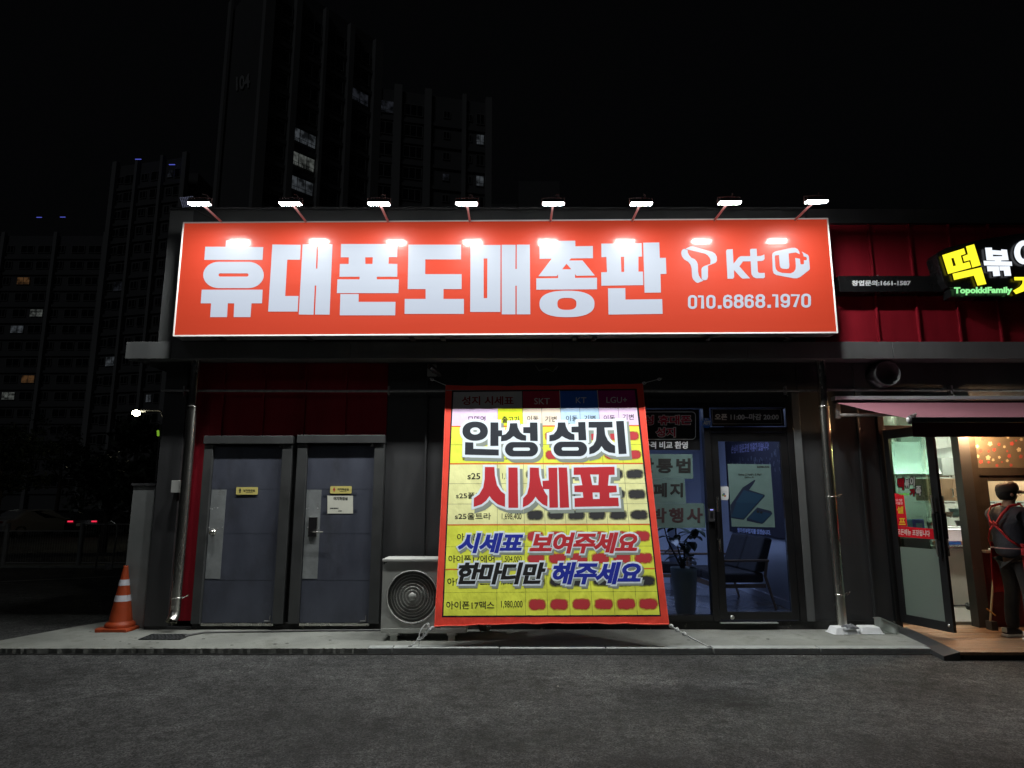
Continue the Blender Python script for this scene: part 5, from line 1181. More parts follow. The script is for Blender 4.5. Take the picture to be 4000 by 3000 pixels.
ar_ = MB(); ar_.tube([(4.03, 8.18, 2.72), (4.05, 8.16, 2.60)], .022, 8); ar_.tube([(4.06, 8.15, 2.60), (4.55, 7.45, 2.52)], .022, 8); ar_.build('folding_arm', mat('arm_grey', (.28, .26, .25), .5), aw)
MB().tube([(4.56, 7.43, 2.52), (4.06, 6.72, 2.40)], .024, 8).build('folding_arm', MATS['arm_grey'], aw)
MB().box(4.50, 4.64, 7.40, 7.47, 2.47, 2.56).build('elbow', M_white, aw, .01)
B(4.0, 4.06, 8.15, 8.22, 2.56, 2.80).build('wall_bracket', MATS['arm_grey'], aw, .006)
# warm bulb under the awning
wb = thing('warm_bulb', 'warm light bulb under the awning in front of the blind', 'lamp', (5.70, 8.10, 2.40))
MB().lathe([(0, -.045), (.025, -.036), (.034, -.01), (.026, .02), (.014, .04)], (5.70, 8.10, 2.44), 14).build('bulb', emit('bulb_glow', (1.0, .60, .30), 1700), wb)
MB().tube([(5.70, 8.10, 2.48), (5.70, 8.10, 2.56), (5.70, 8.26, 2.62)], .014, 8).build('holder', M_black, wb)
# kitchen room
kr = thing('kitchen_room', 'bright kitchen with pale panelled walls seen through the snack shop door', 'room', (7, 10, .1))
M_kw = mat('kitchen_wall', (.40, .42, .38), .6, 0, .08, 2); M_kf = mat('kitchen_floor', (.30, .28, .26), .4, 0, .2, 3)
B(4.4, 10.5, YW+.13, 13.0, .08, .118).build('floor', M_kf, kr); B(4.3, 4.4, YW+.13, 13.0, .119, 3.0).build('side_wall', M_kw, kr)
for k in range(12): B(4.4+.51*k, 4.4+.51*k+.505, 12.95, 13.0, .119, 3.0).build('wall_panel', M_kw, kr)
B(4.4, 10.5, 12.99, 13.05, .119, 3.0).build('back_wall', M_kw, kr); B(10.5, 10.6, YW+.13, 13.0, .119, 3.0).build('side_wall', M_kw, kr); B(4.3, 10.6, YW+.13, 13.05, 3.0, 3.05).build('ceiling', M_kw, kr)
for i, (x_, y_) in enumerate(((6.2, 9.25), (8.4, 10.6))):
    fl = thing('fluorescent_light', ('left' if i == 0 else 'right')+' white tube light on the kitchen ceiling', 'lamp', (x_, y_, 2.95))
    MB().box(x_-.6, x_+.6, y_-.08, y_+.08, 2.955, 2.998).build('housing', M_white, fl)
    MB().tube([(x_-.58, y_, 2.93), (x_+.58, y_, 2.93)], .018, 10).build('tube', emit('tube_glow', (.95, 1.0, .84), 560), fl)
M_hood = mat('hood_steel', (.30, .33, .31), .4, .5, .15, 4)
hd_ = thing('extractor_hood', 'large pale steel extractor hood with round duct in the kitchen', 'extractor hood', (6.1, 10.5, 1.95))
MB().hexa([(5.15, 9.9, 1.95), (6.35, 9.9, 1.95), (6.35, 10.9, 1.95), (5.15, 10.9, 1.95), (5.75, 10.2, 2.45), (6.3, 10.2, 2.45), (6.3, 10.8, 2.45), (5.75, 10.8, 2.45)]).build('canopy', M_hood, hd_)
MB().lathe([(.17, 2.46), (.17, 2.66), (.18, 2.665), (.18, 2.68), (.17, 2.685), (.17, 2.99)], (5.95, 10.5, 0), 20).build('duct', M_steel, hd_)
MB().hexa([(6.36, 9.9, 1.93), (7.05, 9.9, 1.93), (7.05, 10.6, 1.93), (6.36, 10.6, 1.93), (6.36, 9.9, 2.18), (7.05, 9.9, 2.22), (7.05, 10.6, 2.42), (6.36, 10.6, 2.30)]).build('side_box', M_hood, hd_)
MB().box(7.06, 7.5, 9.92, 10.6, 1.93, 2.25).build('side_box', mat('hood_warm', (.60, .42, .22), .6, 0, .1), hd_)
MB().box(5.1, 7.6, 9.86, 9.9, 1.90, 1.925).build('rim', M_steel, hd_)
kc2 = thing('wall_cabinet', 'wood veneer wall cabinet with two silver handles in the kitchen', 'cabinet', (7.2, 11, 1.56))
M_ven = mat('wood_veneer', (.60, .40, .25), .5, 0, .15, 5, stretch=(6, 1, .6))
B(6.7, 8.3, 10.9, 11.2, 1.56, 1.915).build('carcass', M_ven, kc2)
for a_, b__ in ((6.702, 7.12), (7.124, 7.54), (7.544, 7.96)): B(a_, b__, 10.875, 10.898, 1.562, 1.913).build('cabinet_door', M_ven, kc2, .003)
for x_ in (7.09, 7.155): MB().tube([(x_, 10.872, 1.62), (x_, 10.84, 1.63), (x_, 10.84, 1.74), (x_, 10.872, 1.75)], .011, 8).build('handle', M_steel, kc2)
ct2 = thing('kitchen_counter', 'white fronted counter with steel top inside the snack shop', 'counter', (6.6, 9.8, .12))
B(6.02, 6.29, 9.50, 9.54, .119, .90).build('front_panel', mat('counter_panel', (.62, .60, .55), .5, 0, .08), ct2)
B(5.0, 8.2, 9.46, 10.2, .905, .945).build('worktop', M_steel, ct2, .004); B(5.0, 6.015, 9.50, 9.54, .119, .90).build('front_panel', MATS['counter_panel'], ct2)
B(6.3, 8.2, 9.9, 9.94, .119, .90).build('back_panel', M_black, ct2); MB().tube([(6.33, 9.7, .5), (6.6, 9.7, .9)], .012, 6).build('brace', M_steel, ct2)
# worktop items
def small(name, label, cat, loc, builder, group=None):
    t = thing(name, label, cat, loc, 0, group); builder(t); return t
def dc(t):
    B(6.05, 6.62, 9.55, 9.85, 1.17, 1.20).build('lid', M_white, t); B(6.05, 6.62, 9.85, 9.87, .95, 1.169).build('back', M_white, t)
    B(6.05, 6.62, 9.56, 9.565, .96, 1.168).build('front_glass', glass('case_glass', (.93, .95, .95), .5), t)
    B(6.06, 6.60, 9.60, 9.84, .95, .99).build('tray', mat('tray_red', (.5, .18, .08), .5, 0, .6, 18), t)
    B(6.07, 6.30, 9.58, 9.60, .955, 1.0).build('price_card', mat('card_blue', (.05, .15, .55), .5), t)
    MB().quad((6.07, 9.58, 1.165), (6.07, 9.63, 1.165), (6.6, 9.63, 1.165), (6.6, 9.58, 1.165)).build('strip_light', emit('case_light', (1, .98, .95), 12), t)
small('display_case', 'bright food display case on the kitchen counter left of the grey post', 'display case', (6.33, 9.7, .95), dc)
def dispenser(t):
    MB().lathe([(.0, .95), (.055, .95), (.055, 1.36), (.06, 1.365), (.06, 1.40), (.03, 1.42), (0, 1.425)], (6.70, 9.62, 0), 16).build('cup_tube', M_white, t)
small('cup_dispenser', 'white upright cup dispenser on the counter beside the grey post', 'dispenser', (6.7, 9.62, .95), dispenser)
def bowl(t): MB().lathe([(0, .95), (.06, .95), (.12, 1.0), (.13, 1.05), (.10, 1.09), (0, 1.10)], (6.5, 9.50, .0), 18).build('body', M_white, t); MB().tube([(6.5, 9.40, 1.0), (6.45, 9.33, 1.0)], .03, 10).build('spout', M_white, t)
small('rice_cooker', 'round white cooker on the counter in front of the display case', 'cooker', (6.5, 9.5, .95), bowl)
for i, (nm, c_, lab) in enumerate((('box', (.02, .08, .42), 'dark blue carton on the ledge behind the open door'), ('box', (.12, .35, .60), 'light blue carton on the ledge between two blue cartons'), ('box', (.03, .05, .35), 'deep blue carton nearest the door handle'))):
    x_ = 5.05+.155*i; t = thing('carton', lab, 'carton', (x_, 9.0, 1.12), group='blue cartons behind the door glass')
    B(x_-.07, x_+.07, 8.95, 9.03, 1.12, 1.32).build('carton_box', mat('carton_%s' % ('abc'[i]), tuple(min(.9, q*1.7) for q in c_), .5, 0, .2, 9), t, .004)
    B(x_-.04, x_+.04, 8.945, 8.949, 1.16, 1.27).build('print_panel', MATS['sticker_white_print'] if i == 0 else mat('carton_print', (.25, .5, .7), .5), t)
lg2 = thing('side_ledge', 'pale ledge counter behind the open glass door', 'counter', (5.2, 9.1, .12))
B(4.75, 5.5, 8.85, 9.3, 1.075, 1.118).build('worktop', mat('ledge_pale', (.55, .58, .50), .5, 0, .1), lg2); B(4.78, 5.45, 8.9, 9.25, .12, 1.073).build('carcass', mat('ledge_dark', (.12, .13, .13), .5), lg2)
sh = thing('kitchen_shelf', 'steel wall shelves with bowls and tools under the wood cabinet', 'shelf', (7.3, 11.0, 1.1))
for z_ in (1.08, 1.30, 1.52): B(6.6, 8.4, 10.7, 11.1, z_, z_+.015).build('shelf_board', M_steel, sh)
for k, (x_, z_, w_, h_, c_) in enumerate(((6.95, 1.315, .1, .07, (.5, .4, .35)), (7.2, 1.315, .18, .12, (.3, .5, .55)), (7.45, 1.315, .09, .17, (.6, .55, .05)), (6.75, 1.095, .12, .12, (.03, .03, .03)), (7.0, 1.095, .2, .07, (.3, .02, .02)), (7.3, 1.095, .2, .15, (.12, .13, .14)), (6.8, 1.535, .1, .02, (.6, .6, .6)))):
    t = thing('kitchen_item', ['beige bowl on the upper kitchen shelf', 'pale blue box on the upper kitchen shelf', 'yellow jug on the upper kitchen shelf', 'black tool holder on the lower kitchen shelf', 'red handled utensils on the lower kitchen shelf', 'grey bin on the lower kitchen shelf', 'white dish rack below the wood cabinet'][k], 'kitchen item', (x_, 10.85, z_))
    MB().lathe([(0, z_), (w_*.7, z_), (w_, z_+h_), (w_*.93, z_+h_), (w_*.65, z_+.01), (0, z_+.01)], (x_, 10.85, 0), 14).build('vessel', mat('item_%d' % k, c_, .5), t)
# things on the floor by the post
cbx = thing('cardboard_box', 'small tan cardboard box on the kitchen floor beside the grey post', 'box', (6.42, 9.6, .12))
B(6.30, 6.56, 9.55, 9.75, .12, .42).build('carton', mat('tan_card', (.45, .36, .22), .7, 0, .1), cbx, .003); text('빵가루', M_ink, cbx, YP(9.55), (3797, 2345, 3812, 2352), .02, .002)
whl = thing('trolley_caster', 'grey trolley caster on the kitchen floor', 'caster', (6.15, 9.3, .12)); MB().lathe([(0, -.02), (.045, -.02), (.05, 0), (.045, .02), (0, .02)], (6.12, 9.3, .17), 14, 'x').build('wheel', M_dark, whl)
MB().tube([(5.6, 9.2, .25), (5.8, 9.2, .19), (6.1, 9.3, .18)], .012, 6).build('arm', M_dark, whl)
brm = thing('broom', 'broom with pale wooden handle leaning behind the person', 'broom', (5.66, 8.1, DZ))
bt0, bt1 = PY(3868, 2432, 8.12), PY(3886, 2175, 8.22)
MB().tube([bt0, bt1], .012, 8).build('handle', mat('broom_wood', (.40, .32, .20), .6, 0, .15), brm); B(bt0.x-.02, bt0.x+.05, 8.07, 8.17, DZ, DZ+.10).build('bristles', M_dark, brm)
hk = thing('orange_strap', 'short orange strap lying against the broom by the threshold', 'strap', (5.6, 8.0, DZ)); MB().tube([PY(3853, 2377, 8.0), PY(3890, 2405, 7.95)], .008, 6).build('strap', mat('strap_orange', (.5, .22, .05), .6), hk)

# sign box of the snack shop
M_sb = mat('sign_box_black', (.010, .010, .011), .28, 0, .1)
ib = thing('inquiry_sign', 'long black sign box with small grey phone lettering on the red cladding', 'sign', (4.6, 8.0, 4.2))
i0, i1 = PY(3280, 1140, 8.05), PY(3285, 1077, 8.05)
MB().box(i0.x, 5.5, 8.05, 8.245, i0.z, i1.z).build('box', M_sb, ib, .006)
IP = YP(8.05); M_ig = mat('inquiry_grey', (.80, .82, .85), .6, 0, 0)
text('창업문의:1661-1587', M_ig, ib, IP, (3327, 1095, 3558, 1117), .045, .003, rise=1)
MB().tube([(4.62, 8.09, i1.z), (4.66, 8.11, i1.z+.025)], .01, 6).build('hook', M_galv, ib)
fs_ = thing('snack_shop_sign', 'black backed lit sign with yellow and white Korean letters at the right edge', 'sign', (6.2, 7.9, 3.9))
TP = YP(7.92)
P = [TP.at(u, v) for u, v in ((3705, 1122), (3960, 1140), (4320, 1180), (4330, 880), (3980, 910), (3850, 930), (3700, 965), (3668, 985), (3663, 1000), (3690, 1095))]
MB().slab([Vector((p.x, 7.94, p.z)) for p in P], (0, .22, 0)).build('backing', M_sb, fs_, .01)
MB().slab([Vector((p.x-.0, 7.72, p.z)) for p in [TP.at(u, v) for u, v in ((3740, 1085), (4300, 1085), (4300, 1123.5), (3745, 1123.5))][::-1]], (0, .22, 0)) if False else None
KT_, OT = 360/2133, (3640, 900)
M_ye = emit('lit_yellow', (1.0, .90, .03), 1.25); M_wh = emit('lit_white', (.86, .92, 1.0), 1.15); M_gn = emit('lit_green', (.32, .95, .34), 1.0); M_side = mat('letter_side', (.02, .02, .02), .4)
def lit(polys, m):
    solid = shapes(polys, M_side, fs_, TP, OT, KT_, 5, off=-.008, name='letter_back'); shapes(polys, m, fs_, TP, OT, KT_, off=.012, name='letter')
lit([[(240, 572), (742, 415), (782, 543), (668, 580), (718, 765), (865, 722), (912, 862), (375, 1008)], [(447, 648), (495, 832), (558, 813), (502, 632)]], M_ye)
lit([[(790, 372), (980, 320), (1130, 805), (937, 860), (890, 685), (747, 722), (713, 600), (835, 555)]], M_ye); lit([[(478, 1005), (1145, 852), (1262, 1238), (1060, 1277), (972, 1045), (515, 1147)]], M_ye)
lit([[(1232, 400), (1390, 397), (1395, 455), (1602, 470), (1605, 438), (1738, 447), (1778, 690), (1605, 695), (1605, 715), (1850, 722), (1860, 820), (1210, 810), (1195, 702), (1460, 710), (1460, 697), (1267, 690)], [(1410, 560), (1415, 600), (1630, 597), (1625, 572)]], M_wh)
lit([[(1275, 828), (1550, 830), (1583, 1050), (1425, 1062), (1408, 943), (1290, 947)], [(1560, 830), (1805, 828), (1838, 1050), (1683, 1055), (1665, 928), (1575, 928)]], M_wh)
lit([rrp(1905, 230, 2375, 785, 235, 277, 12), rrp(2045, 350, 2225, 660, 90, 155, 8)[::-1], [(2430, 150), (2600, 130), (2650, 800), (2480, 810)]], M_wh)
lit([[(1905, 1080), (2250, 1078), (2240, 1250), (2150, 1400), (1945, 1475), (1880, 1395), (2030, 1310), (2095, 1230), (2100, 1155), (1912, 1155)], [(2400, 1060), (2540, 1055), (2545, 1480), (2405, 1485)]], M_ye)
text('TopokkiFamily', M_gn, fs_, TP, (3726.5, 1122, 3955, 1153.5), .05, .012, rise=2, name='lettering')
B(5.45, 8.0, 7.95, 8.1, TP.at(3740, 1158).z, TP.at(3740, 1119).z).build('lettering_bar', M_sb, fs_)

# ================================================================== PERSON
def skin(name, verts, edges, radii, m, parent, sub=2, root=0):
    me = bpy.data.meshes.new(name); me.from_pydata(verts, edges, []); me.update()
    o = bpy.data.objects.new(name, me); C.objects.link(o)
    if parent is not None: o.parent = parent
    o.modifiers.new('skin', 'SKIN')
    if not me.skin_vertices:
        bpy.context.view_layer.objects.active = o; bpy.context.view_layer.update()
    for i, r in enumerate(radii):
        me.skin_vertices[0].data[i].radius = r if isinstance(r, tuple) else (r, r)
        me.skin_vertices[0].data[i].use_root = (i == root)
    s_ = o.modifiers.new('sub', 'SUBSURF'); s_.levels = sub; s_.render_levels = sub
    bpy.context.view_layer.update()
    nm = bpy.data.meshes.new_from_object(o.evaluated_get(bpy.context.evaluated_depsgraph_get()))
    o.modifiers.clear(); o.data = nm; nm.materials.clear(); nm.materials.append(m)
    for p in nm.polygons: p.use_smooth = True
    ORG[o.name] = Vector(); return o
pp0 = PZ(3940, 2470, DZ+.01)
per = thing('person', 'person in black cap, dark padded jacket and red apron standing at the serving window', 'person', (5.585, 7.62, DZ), math.radians(10))
ORG[per.name] = Vector()
M_skin = mat('skin', (.38, .22, .15), .55, 0, .05); M_jack = mat('jacket_navy', (.028, .03, .042), .75, 0, .2, 10, .3, 30); M_trs = mat('trousers_dark', (.018, .018, .02), .85, 0, .2, 12, .2, 40)
M_apr = mat('apron_red', (.45, .012, .018), .7, 0, .15, 8, .3, 25); M_cap = mat('cap_black', (.05, .045, .04), .7, 0, .3, 12, dirt=(14, .62, .66, (.2, .14, .1))); M_hair = mat('hair_black', (.012, .010, .010), .6)
ha = math.radians(-22)
def hr(x_, y_, z_): return (x_*math.cos(ha)-y_*math.sin(ha), x_*math.sin(ha)+y_*math.cos(ha), z_)
V = [(0, 0, .90), (0, 0, 1.08), (0, 0, 1.26), (0, 0, 1.38), (.01, 0, 1.44), (.02, 0, 1.49), hr(.02, 0, 1.55), hr(.025, 0, 1.60), hr(.08, 0, 1.53), hr(.105, 0, 1.545)]
E_ = [(0, 1), (1, 2), (2, 3), (3, 4), (4, 5), (5, 6), (6, 7), (6, 8), (8, 9)]
Rr = [(.09, .09), (.09, .09), (.10, .10), (.07, .07), (.052, .052), (.055, .055), (.082, .078), (.078, .075), (.045, .04), (.014, .012)]
for s_ in (1, -1):
    k = len(V); V += [(0, .16*s_, 1.36), (.06, .225*s_, 1.12), (.27, .15*s_, 1.09), (.34, .135*s_, 1.085)]; E_ += [(3, k), (k, k+1), (k+1, k+2), (k+2, k+3)]; Rr += [.05, .042, .028, .034]
    for f in range(5):
        b0 = len(V); oy = (-.03+.015*f)*1.0
        if f == 4: V += [(.345, .135*s_-.03*s_, 1.08), (.375, .135*s_-.05*s_, 1.075)]
        else: V += [(.385+.006*f, .135*s_+oy*s_, 1.08), (.425+.006*(f % 3), .135*s_+oy*s_*1.1, 1.055)]
        E_ += [(k+3, b0), (b0, b0+1)]; Rr += [.0095, .008]
    k = len(V); V += [(0, .09*s_, .84), (.02, .10*s_, .46), (-.02, .11*s_, .09), (.10, .115*s_, .045)]; E_ += [(0, k), (k, k+1), (k+1, k+2), (k+2, k+3)]; Rr += [.055, .045, .030, .028]
skin('body', V, E_, Rr, M_skin, per, 1)
V = [(0, 0, .84), (-.005, 0, .96), (-.01, 0, 1.12), (-.01, 0, 1.26), (-.005, 0, 1.35), (.0, 0, 1.42)]; E_ = [(i, i+1) for i in range(5)]; Rr = [(.18, .16), (.19, .165), (.20, .17), (.21, .175), (.17, .14), (.085, .08)]
for s_ in (1, -1):
    k = len(V); V += [(0, .18*s_, 1.35), (.05, .245*s_, 1.13), (.14, .21*s_, 1.10), (.25, .16*s_, 1.09)]; E_ += [(4, k), (k, k+1), (k+1, k+2), (k+2, k+3)]; Rr += [.085, .068, .06, .045]
jk = skin('jacket', V, E_, Rr, M_jack, per, 2)
for v in jk.data.vertices:   # padded quilting
    if abs(v.co.y) < .2 and v.co.z < 1.34: sc_ = 1+.022*abs(math.sin((v.co.z-.88)*32)); v.co.x *= sc_; v.co.y *= sc_
V = [(0, 0, .95), (0, .085, .82), (.025, .10, .47), (-.015, .11, .075), (0, -.085, .82), (.03, -.11, .47), (.0, -.12, .075), (-.012, .108, .30), (.012, -.115, .30), (.02, .095, .62), (.025, -.10, .62)]
skin('trousers', V, [(0, 1), (1, 9), (9, 2), (2, 7), (7, 3), (0, 4), (4, 10), (10, 5), (5, 8), (8, 6)], [(.165, .15), .105, .08, .068, .105, .08, .068, .073, .073, .088, .088], M_trs, per, 2)
for s_, x_ in ((1, -.03), (-1, .0)):
    def shoe(z0, z1, g_, m_, nm):
        P0_ = [(x_-.10-g_, .115*s_-.04-g_), (x_+.12, .115*s_-.048-g_), (x_+.175+g_, .115*s_-.03), (x_+.185+g_, .115*s_+.01), (x_+.15, .115*s_+.045+g_), (x_-.10-g_, .115*s_+.04+g_)]
        MB().slab([(a_, b__, z0) for a_, b__ in P0_], (0, 0, z1-z0)).build(nm, m_, per, .01, org=Vector())
    shoe(.0, .032, .006, mat('sole_white', (.62, .60, .56), .6, 0, .1), 'shoe_sole')
    MB().hexa([(x_-.10, .115*s_-.042, .033), (x_+.16, .115*s_-.045, .033), (x_+.16, .115*s_+.045, .033), (x_-.10, .115*s_+.042, .033), (x_-.095, .115*s_-.033, .10), (x_+.03, .115*s_-.03, .095), (x_+.03, .115*s_+.03, .095), (x_-.095, .115*s_+.033, .10)]).build('shoe', mat('shoe_dark', (.03, .03, .032), .6), per, .015, org=Vector())
    MB().box(x_-.106, x_-.09, .115*s_-.03, .115*s_+.03, .05, .10).build('heel_tab', MATS['sole_white'], per, .005, org=Vector())
# hair, cap, ears, glasses
hc = Vector(hr(.015, 0, 1.575))
m = MB(); n_ = 20; prof = [(.066, -.085), (.088, -.055), (.097, -.03), (.1, 0), (.09, .04), (.06, .08), (0, .095)]
vs = []; 
for r_, z_ in prof:
    for k in range(n_):
        a_ = 6.283*k/n_; fx = r_*math.cos(a_)*1.06-.012; fy = r_*math.sin(a_)*.88
        if fx > .05 and z_ < 0: fx = .05
        q = hr(fx, fy, z_); vs.append((hc.x+q[0]-0, hc.y+q[1], hc.z+z_))
m.add(vs, [(i*n_+k, i*n_+(k+1) % n_, (i+1)*n_+(k+1) % n_, (i+1)*n_+k) for i in range(len(prof)-1) for k in range(n_)], True); m.build('hair', M_hair, per, org=Vector())
m = MB(); vs = []; prof = [(.104, .012), (.107, .03), (.104, .06), (.09, .09), (.055, .112), (0.001, .118)]
for r_, z_ in prof:
    for k in range(n_):
        a_ = 6.283*k/n_; q = hr(r_*math.cos(a_)*1.08-.005, r_*math.sin(a_)*.92, z_); vs.append((hc.x+q[0], hc.y+q[1], hc.z+z_+.01*math.cos(a_)))
m.add(vs, [(i*n_+k, i*n_+(k+1) % n_, (i+1)*n_+(k+1) % n_, (i+1)*n_+k) for i in range(len(prof)-1) for k in range(n_)], True); cap_ = m.build('cap', M_cap, per, org=Vector())
m = MB(); vs = []
for k in range(11):
    a_ = math.radians(-62+12.4*k)
    for r0, dz in ((.10, .024), (.135, .022), (.175, .010), (.19, .0)):
        q = hr(r0*math.cos(a_)*1.0*(1 if r0 < .11 else 1.04), (r0 if r0 < .11 else .10+(r0-.1)*.35)*math.sin(a_)*.95, 0); vs.append((hc.x+q[0], hc.y+q[1], hc.z+dz-.018*abs(math.sin(a_))))
m.add(vs, [(k*4+j, k*4+j+1, (k+1)*4+j+1, (k+1)*4+j) for k in range(10) for j in range(3)], True); mm_ = m.build('cap_brim', M_cap, per, org=Vector()); so = mm_.modifiers.new('thick', 'SOLIDIFY'); so.thickness = .006
for s_ in (1, -1):
    q = hr(.0, .083*s_, 0); MB().lathe([(0, -.012), (.016, -.008), (.02, 0), (.012, .01)], (hc.x+q[0], hc.y+q[1], hc.z-.03), 10, 'y').build('ear', M_skin, per, org=Vector())
    c0_ = hr(.105, .034*s_, 0); MB().tube([(hc.x+c0_[0]-.024*math.sin(ha)*math.cos(t_)*1.0, hc.y+c0_[1]+.024*math.cos(ha)*math.cos(t_), hc.z-.018+.017*math.sin(t_)) for t_ in [k*6.283/12 for k in range(13)]], .0022, 5).build('glasses_rim', M_black, per, org=Vector())
    e_ = hr(.10, .058*s_, 0); f_ = hr(.0, .083*s_, 0); MB().tube([(hc.x+e_[0], hc.y+e_[1], hc.z-.012), (hc.x+f_[0], hc.y+f_[1], hc.z-.012)], .002, 5).build('glasses_temple', M_black, per, org=Vector())
# apron: front and sides, straps crossing the padded back
m = MB(); vs = []; na = 18
for i in range(na+1):
    a_ = math.radians(-118+236*i/na)
    for j in range(7):
        z_ = .46+.56*j/6; r_ = .215+.02*(1-j/6)+.006*math.sin(i*1.7+j); vs.append((r_*math.cos(a_)*1.02, r_*math.sin(a_)*1.0, z_))
m.add(vs, [(i*7+j, i*7+j+1, (i+1)*7+j+1, (i+1)*7+j) for i in range(na) for j in range(6)], True); q_ = m.build('apron', M_apr, per, org=Vector()); so = q_.modifiers.new('t', 'SOLIDIFY'); so.thickness = .004
def strap(pts, w0=.014):
    m = MB(); vs = []
    for k, p in enumerate(pts):
        p = Vector(p); t = (Vector(pts[min(k+1, len(pts)-1)])-Vector(pts[max(k-1, 0)])).normalized(); n_ = Vector((p.x, p.y, 0)).normalized() if Vector((p.x, p.y, 0)).length > .05 else Vector((-1, 0, 0)); s_ = t.cross(n_).normalized()
        vs += [p-s_*w0, p+n_*.006, p+s_*w0]
    m.add(vs, [(k*3+j, k*3+j+1, k*3+j+4, k*3+j+3) for k in range(len(pts)-1) for j in range(2)], True); o = m.build('apron_strap', M_apr, per, org=Vector()); so = o.modifiers.new('t', 'SOLIDIFY'); so.thickness = .005; so.offset = 0
for s_ in (1, -1):
    strap([(.10, .13*s_, 1.36), (.03, .12*s_, 1.445), (-.10, .115*s_, 1.42), (-.185, .09*s_, 1.33), (-.21, .045*s_, 1.25), (-.215, 0, 1.215)], .014)
    strap([(-.217, .0, 1.22), (-.205, -.07*s_, 1.15), (-.175, -.13*s_, 1.06), (-.09, -.195*s_, .98)], .011)
for k in range(4): strap([(-.218, 0, 1.22), (-.235, (-.03+.02*k), 1.235+.02*(k % 2)), (-.205, (-.055+.037*k), 1.205)], .014)
MB().tube([(.21*math.cos(math.radians(a_)), .195*math.sin(math.radians(a_)), .965) for a_ in range(80, 281, 20)], .006, 6).build('waist_tie', mat('tie_pale', (.5, .25, .24), .7), per, org=Vector())

# ================================================================== LEFT SIDE: low wall, fence, cars, lamp, trees
lw = thing('low_wall', 'plain grey metal screen wall standing left of the building corner', 'wall', (-4.9, 9, 0))
B(-4.70, -4.38, 8.36, 8.42, 0, 1.74).build('panel', mat('wall_panel_grey', (.20, .21, .21), .6, 0, .15, 3), lw); B(-4.72, -4.38, 8.34, 8.44, 1.745, 1.775).build('cap', M_dark, lw)
line = MB(); a_, b__ = PZ(0, 2272, .004), PZ(480, 2250, .004)
line.quad((a_.x, a_.y-.05, .004), (b__.x, b__.y-.05, .004), (b__.x, b__.y+.05, .004), (a_.x, a_.y+.05, .004)); structure(line, 'painted_line', mat('worn_line', (.30, .30, .28), .8, 0, .5, 6))
FY = 16.4
def gp(u, v, Y=FY): return PY(u, v, Y)
fe = thing('mesh_fence', 'low pale metal fence with thin upright bars along the car park', 'fence', (-11, FY, 0))
M_fen = mat('fence_paint', (.30, .30, .29), .5, .2, .15)
for x_ in (-13.9, -12.15, -10.35, -8.55): MB().tube([(x_, FY, 0), (x_, FY, 1.02)], .055, 10).build('fence_post', M_fen, fe); 
wires = MB()
for i in range(130):
    x_ = -15.6+i*.06; top = .84 if x_ < -10.4 else 1.0; wires.tube([(x_, FY+.01, .08), (x_, FY+.01, top)], .005, 4, cap=False)
o = wires.build('fence_bar', M_fen, fe); o['kind'] = 'stuff'
for x0, x1, zz_ in ((-15.6, -10.4, .84), (-10.3, -7.8, 1.0), (-15.6, -10.4, .1), (-10.3, -7.8, .1)): MB().tube([(x0, FY, zz_), (x1, FY, zz_)], .014, 6).build('rail', M_fen, fe)
hb = thing('hoop_barrier', 'bent steel tube hoop standing in front of the fence', 'barrier', (-9.6, 15.6, 0))
x0_, x1_ = PY(378, 2170, 15.6).x, PY(440, 2170, 15.6).x
MB().tube([(x0_, 15.6, 0), (x0_+.03, 15.6, .8), (x0_+.12, 15.6, 1.02), (x0_+.26, 15.6, 1.1), (x0_+.38, 15.6, 1.02), (x1_+.05, 15.6, .9)], .02, 8).tube([(x1_, 15.6, 0), (x1_+.05, 15.6, .9)], .02, 8).build('tube', M_steel, hb)
B(x1_-.15, x1_+.02, 15.58, 15.6, .02, .16).build('base_box', M_galv, hb)
lot = MB().box(-60, -7, 16.2, 16.6, -.05, .05); structure(lot, 'car_park_kerb', M_conc)
# street lamp
lx = PY(532, 1612, 30).x; lz = PY(532, 1612, 30).z
sl = thing('street_lamp', 'glowing street lamp over the dark car park', 'street lamp', (lx+1.3, 30, 0))
MB().tube([(lx+1.3, 30, -.4), (lx+1.3, 30, lz-.3), (lx+1.1, 30, lz+.1), (lx+.2, 30, lz+.12)], [.07, .05, .04, .035], 8).build('pole', M_dark, sl)
MB().box(lx-.1, lx+.3, 30.25, 30.4, lz+.05, lz+.14).build('head', M_dark, sl, .03)
MB().lathe([(0, -.15), (.08, -.13), (.15, -.08), (.17, 0), (.13, .07), (.05, .11)], (lx, 30, lz), 14).build('lamp_glass', emit('street_glow', (1.0, .92, .62), 55), sl)
gm = thing('marker_pole', 'thin pole with three small glowing green discs beside the building corner', 'pole', (-9, 17, 0))
g0, g1 = PY(606, 1890, 16), PY(628, 1640, 16)
MB().tube([(g0.x, 16, 0), g0, g1], .012, 6).build('pole', M_galv, gm)
for k in range(3): q = PY(617+k*.5, 1685+k*7, 15.97); MB().lathe([(0, -.01), (.03, -.006), (.032, 0)], q, 10, 'y').build('glow_disc', emit('green_disc_glow', (.35, .75, .05), .42), gm)  # the lit look of the discs is put in as emission
